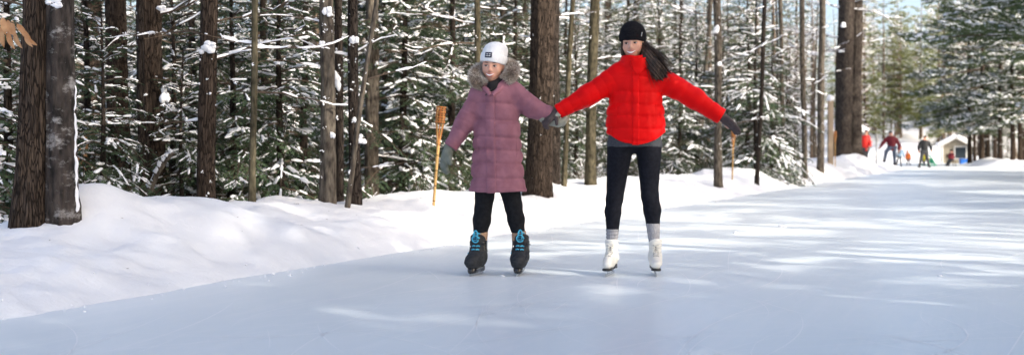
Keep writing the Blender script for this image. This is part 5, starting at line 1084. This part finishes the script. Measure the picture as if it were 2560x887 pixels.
# ------------------------------------------------------------------ hut, kiosk, posts
def gable_hut(label, px, d, wdt, dep, hw, rise, rz, wall, door=True):
    x = (px-1280)/F*d; o = thing('hut', label, 'hut', (x, d, gz(x, d)-.05), rz)
    n = int(hw/.22)
    for k in range(n):                            # lapped boards, front and left side
        z = hw*(k+.5)/n; bevel_box('board', (wdt, .03, hw/n-.012), wall, o, (0, -dep/2, z), bev=.004); bevel_box('board', (.03, dep-.04, hw/n-.012), wall, o, (-wdt/2+.016, 0, z), bev=.004)
    g = Geo(); box(g, (0, .02, hw/2), (wdt-.05, dep-.06, hw-.02)); link('wall_core', g.mesh('wall_core', wall), o)
    g = Geo(); v = [[-wdt/2, 0, 0], [wdt/2, 0, 0], [0, 0, rise]]; v2 = [[a, -dep/2+.02, hw+c] for a, b, c in v]+[[a, -dep/2-.01, hw+c] for a, b, c in v]; g.add(v2, [[3, 4, 5], [0, 2, 1]]); link('gable', g.mesh('gable', wall), o)
    for sx in (-1, 1):
        L_ = math.hypot(wdt/2+.3, rise+.1); an = math.atan2(rise, wdt/2)
        R = np.array([[math.cos(an), 0, -sx*math.sin(an)*-1 if False else 0], [0, 1, 0], [0, 0, 1]])
        ex = np.array([sx*math.cos(an), 0, -math.sin(an)]); ez = np.array([sx*math.sin(an), 0, math.cos(an)]); ey = np.cross(ez, ex)
        Rm = np.stack([ex, ey, ez], 1); c = np.array([0, 0, hw+rise+.03])+ex*L_/2
        bevel_box('roof', (L_, dep+.7, .05), 'wood_dark', o, c, Rm); sn = bevel_box('roof_snow', (L_+.04, dep+.74, .22), 'branch_snow', o, c+ez*.135, Rm, .08)
        bevel_box('fascia', (L_, .03, .12), 'trim_white', o, c+np.array([0, -dep/2-.37, -.03]), Rm, .004)
        bevel_box('corner_post', (.11, .11, hw), 'trim_white', o, (sx*(wdt/2-.03), -dep/2-.02, hw/2), bev=.008)
    bevel_box('window', (wdt*.42, .03, .85), 'glass_dark', o, (wdt*.16, -dep/2-.02, hw*.62), bev=.003)
    for dx, s in ((-.21, (.06, .05, .95)), (.21, (.06, .05, .95))): bevel_box('window_frame', s, 'trim_white', o, (wdt*.16+dx*wdt, -dep/2-.03, hw*.62), bev=.004)
    bevel_box('window_sill', (wdt*.46, .10, .05), 'trim_white', o, (wdt*.16, -dep/2-.05, hw*.62-.46), bev=.006); bevel_box('window_frame', (wdt*.46, .05, .06), 'trim_white', o, (wdt*.16, -dep/2-.03, hw*.62+.45), bev=.004)
    return o
h1 = gable_hut('small tan hut with snow-covered gable roof beside the pines at the run end', 2388, 92, 2.0, 2.2, 1.55, .55, -.3, 'siding')
h2 = gable_hut('brown wooden kiosk half hidden behind the double pine trunk', 2116, 67, 1.3, 1.6, 2.05, .4, -.1, 'wood_dark')
def post(name, label, px, ytop, d, w_, mname, cap=True, cat='post'):
    x = (px-1280)/F*d; z0 = gz(x, d); H_ = HC-(ytop-YH)/F*d-z0; o = thing(name, label, cat, (x, d, z0-.2)); bevel_box('shaft', (w_, w_, H_+.2), mname, o, (0, 0, (H_+.2)/2), bev=.01)
    if cap:
        g = Geo(); lumps(g, np.random.default_rng(3), np.array([0, 0, H_+.25]), np.array([w_*.8, w_*.8, .13])); link('snow_cap', g.mesh('snow_cap', 'branch_snow', True), o)
    return o
post('wooden_post', 'tall square wooden post with snow cap left of the double pine', 2076, 250, 41, .17, 'wood_pale')
post('metal_pole', 'thin grey pole between the red coat and the man in maroon', 2191, 334, 63, .07, 'metal_grey', False, 'pole')
# blue bin beside the hut
d = 86; x = (2410-1280)/F*d; z = gz(x, d); bn = thing('storage_bin', 'bright blue plastic bin in the snow by the hut', 'bin', (x, d, z-.05)); bevel_box('tub', (.58, .42, .34), 'blue_plastic', bn, (0, 0, .2), bev=.04); bevel_box('lid', (.64, .48, .05), 'blue_plastic', bn, (0, 0, .40), bev=.02); bevel_box('handle', (.2, .03, .04), 'blue_plastic', bn, (0, -.235, .3), bev=.008)

# ------------------------------------------------------------------ bamboo torches
def torch(label, bx, by, tx, ty, d, nd=7):
    """pole, splayed splints and a woven basket head"""
    b = P3(bx, by, d); t = P3(tx, ty, d); z0 = gz(b[0], d); o = thing('bamboo_torch', label, 'torch', (b[0], d, z0), 0, 'bamboo torches')
    ax = norm(t-b); base = np.array([0, 0, b[2]-z0])-ax*(b[2]-z0+.25); H_ = np.linalg.norm(t-b)+b[2]-z0+.25; R = Vector(ax).to_track_quat('Z', 'Y').to_matrix(); R = np.array(R)
    def W(p): return base+np.asarray(p, float)@R.T
    hl = .165; sl = .2; pl = H_-hl-sl; g = Geo(); n = 40; zz = np.linspace(0, pl, n); tube(g, W(np.stack([0*zz, 0*zz, zz], 1)), .0155+.001*np.sin(zz*9), 10); link('pole', g.mesh('pole', 'bamboo', True), o)
    for z in np.arange(.18, pl, .16):
        g = Geo(); tube(g, W(np.array([[0, 0, z-.006], [0, 0, z], [0, 0, z+.006]])), np.array([.0165, .0185, .0165]), 10); link('node_ring', g.mesh('node_ring', 'bamboo_node', True), o)
    for k in range(8):
        a = k/8*2*math.pi; g = Geo(); r_ = np.array([.014, .018, .032, .042, .044, .043]); z = pl+np.array([-.05, .03, .13, sl, sl+hl*.5, sl+hl]); tube(g, W(np.stack([r_*math.cos(a), r_*math.sin(a), z], 1)), .0052, 5); link('splint', g.mesh('splint', 'bamboo' if k % 2 else 'rattan', True), o)
    for k in range(7):                            # woven bands leaving square holes
        z = pl+sl+.004+k*(hl-.008)/6; g = Geo(); a = np.arange(0, 33)/32*2*math.pi; r_ = .0455+.004*np.cos(a*4+(k % 2)*math.pi); tube(g, W(np.stack([r_*np.cos(a), r_*np.sin(a), z+0*a], 1)), .0068 if k % 2 == 0 else .0045, 5, cap=False); link('weave_band', g.mesh('weave_band', 'rattan', True), o)
    for z in (pl-.03, pl+sl-.012):
        g = Geo(); rr = .019 if z < pl else .0445; a = np.arange(0, 17)/16*2*math.pi; tube(g, W(np.stack([rr*np.cos(a), rr*np.sin(a), z+0*a], 1)), .005, 5, cap=False); link('binding', g.mesh('binding', 'bamboo_node', True), o)
    g = Geo(); zc = np.array([pl+sl-.01, pl+sl+.1]); tube(g, W(np.stack([0*zc, 0*zc, zc], 1)), .033, 10); link('fuel_can', g.mesh('fuel_can', 'bamboo_node', True), o)
    return o
torch('yellow bamboo torch with woven head stuck in the bank beside the plum coat', 1084, 512, 1103, 267, 12.6)
torch('far bamboo torch standing below the outstretched brown glove', 1831, 432, 1834, 322, 26)
torch('small bamboo torch beside the capped post and double pine', 2088, 400, 2088, 328, 40)

# ------------------------------------------------------------------ beech sapling with dry leaves, upper left
d = 6.6; x = (-130-1280)/F*d; z0 = gz(x, d); bs = thing('beech_sapling', 'beech twig with dry copper leaves hanging in at the upper left', 'sapling', (x, d, z0)); B0 = np.array([x, d, z0])
g = Geo(); tube(g, np.array([[0, 0, -.2], [.02, 0, .8], [.0, .03, 1.7], [.05, .02, 2.6]]), [.016, .014, .011, .006], 8); link('stem', g.mesh('stem', 'bark_grey', True), bs)
tp = np.array([P3(-128, 120, d), P3(-70, 60, d), P3(0, 48, d), P3(40, 60, d), P3(70, 92, d)])-B0; g = Geo(); tube(g, tp, [.006, .005, .004, .003, .002], 6); link('twig', g.mesh('twig', 'twig', True), bs)
r = np.random.default_rng(3)
for k, (x_, y_, L_, an) in enumerate([(6, 44, 46, 75), (18, 50, 48, 60), (30, 52, 46, 68), (42, 60, 42, 55), (52, 72, 40, 50), (62, 88, 34, 62), (2, 66, 52, 82), (20, 78, 46, 72), (36, 80, 44, 70), (-20, 52, 48, 78), (-45, 50, 44, 70), (66, 96, 30, 35), (10, 58, 40, 50)]):
    a = math.radians(an); c = P3(x_, y_, d+r.uniform(-.06, .06))-B0; L_ = 1.05*L_/F*d; dr = norm(np.array([math.cos(a), r.uniform(-.4, .4), -math.sin(a)])); sd = norm(np.cross(dr, [r.uniform(-.6, .6), -1, r.uniform(-.4, .4)])); nn = np.cross(sd, dr)
    t = np.linspace(0, 1, 9); wv = .16*L_*np.sin(np.pi*t**.8)**.8; v = []
    for q in range(9): m = c+dr*L_*t[q]+nn*.12*L_*math.sin(t[q]*3); v += [m-sd*wv[q]+nn*.25*wv[q], m, m+sd*wv[q]+nn*.25*wv[q]]
    q = [[3*i+j, 3*i+j+1, 3*i+j+4, 3*i+j+3] for i in range(8) for j in (0, 1)]; g = Geo(); g.add(v, q); link('leaf', g.mesh('leaf', 'dry_leaf', True), bs)
# few dry leaves low between the trunks
d = 10.4; c = P3(212, 375, d); z0 = gz(c[0], d); bs = thing('dry_leaf_twig', 'small twig with a few rusty leaves right of the fused pair', 'twig', (c[0], d, z0)); g = Geo(); tube(g, np.array([[.05, 0, -.1], [.0, 0, .3], [-.02, 0, c[2]-z0+.1]]), [.006, .005, .002], 5); link('stem', g.mesh('stem', 'twig', True), bs)
for k in range(8):
    p = np.array([r.normal(0, .035), r.normal(0, .03), c[2]-z0+r.normal(0, .06)]); dr = norm(r.normal(0, 1, 3)+[0, 0, -1]); sd = norm(np.cross(dr, r.normal(0, 1, 3))); g = Geo(); g.add([p, p+dr*.03+sd*.015, p+dr*.065, p+dr*.03-sd*.015], [[0, 1, 2, 3]]); link('leaf', g.mesh('leaf', 'dry_leaf'), bs)

# ------------------------------------------------------------------ fallen timber behind the bank, snow lumps on the ice
for k, (lb, xa, ya, xb, yb, d, rad) in enumerate([('snow-topped fallen log lying behind the bank by the scarred trunk', 690, 522, 745, 497, 12.8, .045), ('thin fallen branch in the snow left of the scarred trunk', 655, 500, 790, 488, 14, .025), ('snow-covered fallen pole near the bamboo torch', 960, 455, 1075, 470, 17, .03), ('bent snow-laden stem arching beside the broad brown trunk', 372, 480, 432, 385, 11.4, .035)]):
    a = P3(xa, ya, d); b = P3(xb, yb, d); o = thing('fallen_log', lb, 'log', a); g = Geo(); t = np.linspace(0, 1, 8)[:, None]; pts = (b-a)*t+np.array([0, 0, .06])*np.sin(t*3); tube(g, pts, np.linspace(rad, rad*.7, 8)*(1+.1*r.normal(0, 1, 8)), 9); link('wood', g.mesh('wood', 'bark_grey', True), o)
    gs = Geo(); n = 7; snow_strips(gs, pts[:-1]+[0, 0, rad*.7], pts[1:]+[0, 0, rad*.7], np.full(n, rad*1.0), np.full(n, rad*.9), r); link('snow', gs.mesh('snow', 'branch_snow', True), o)
for k, (x_, y_, s, lb) in enumerate([(1955, 567, .035, 'larger lump of snow lying on the ice right of the women'), (1838, 583, .022, 'small lump of snow on the ice just right of the women'), (2350, 690, .012, 'tiny crumb of snow on the ice near the lower right'), (1255, 690, .012, 'tiny crumb of snow on the ice near the black skates')]):
    d = HC*F/(y_-YH); c = P3(x_, y_, d); g = Geo(); lumps(g, r, np.array([0, 0, s*.25]), np.array([s*1.3, s, s*.6])); lumps(g, r, np.array([s*1.2, s*.3, s*.1]), np.array([s*.5, s*.5, s*.3]), 5, 7); tag(link('snow_lump', g.mesh('snow_lump', 'branch_snow', True), None, (c[0], d, 0)), lb, 'snow lump')

# crumbs of snow rolled down to the foot of the bank
r = np.random.default_rng(12); g = Geo()
for k in range(260):
    u = r.uniform(5, 34)**1.0; v = -abs(r.normal(0, .10)) if r.random() < .7 else r.uniform(0, .25); x, y = uv(u, v); sz = r.uniform(.003, .008)*(1+1.2*(r.random() < .06)); zc = max(0, gz(x, y)) if v > 0 else 0
    lumps(g, r, np.array([x, y, zc+sz*.3]), np.array([sz*1.2, sz, sz*.8]), 5, 6)
tag(link('snow_crumbs', g.mesh('snow_crumbs', 'branch_snow', True)), 'scattered crumbs of snow along the foot of the left bank', 'snow crumbs', kind='stuff')

# frosty lines left in the ice by blades
r = np.random.default_rng(15); g = Geo()
for k in range(620):
    u = 4.5+r.random()**1.6*34; x, y = uv(u, -r.uniform(.25, 6.2)); a = TH+r.normal(0, .5) if r.random() < .75 else r.uniform(0, 6.28); L_ = r.uniform(.5, 3.2); cv = r.normal(0, .35); t = np.linspace(-.5, .5, 12)
    ang = math.pi/2-a+cv*t*L_; px_ = x+np.cumsum(np.cos(ang))*L_/12; py_ = y+np.cumsum(np.sin(ang))*L_/12; w_ = r.uniform(.0012, .0045)*np.sin(np.linspace(.1, math.pi-.1, 12)); nx_, ny_ = -np.sin(ang), np.cos(ang)
    P_ = np.stack([px_, py_], 1)
    if sdist(P_).max() > -.05: continue
    v = np.concatenate([np.stack([px_+nx_*w_, py_+ny_*w_, 0*px_+.003], 1), np.stack([px_-nx_*w_, py_-ny_*w_, 0*px_+.003], 1)]); j = np.arange(11); g.add(v, np.stack([j+12, j+13, j+1, j], 1))
tag(link('skate_marks', g.mesh('skate_marks', 'frost')), 'faint frosty blade marks crossing the ice', 'skate marks', kind='stuff')

# bark crumbs, needles and bits of twig blown on to the bank
r = np.random.default_rng(16); A_, B_ = [], []
for k in range(150):
    u = r.uniform(5, 24); v = r.uniform(.3, 1.7); x, y = uv(u, v); z = gz(x, y)+.002; a = r.uniform(0, 6.28); l_ = r.uniform(.006, .03)*(1+2*(r.random() < .07)); A_.append([x, y, z]); B_.append([x+l_*math.cos(a), y+l_*math.sin(a), z+.003])
g = Geo(); segs(g, np.array(A_), np.array(B_), np.full(150, .0016), np.full(150, .0008)); tag(link('forest_litter', g.mesh('forest_litter', 'twig')), 'tiny bits of twig and needle scattered on the left snow bank', 'litter', kind='stuff')
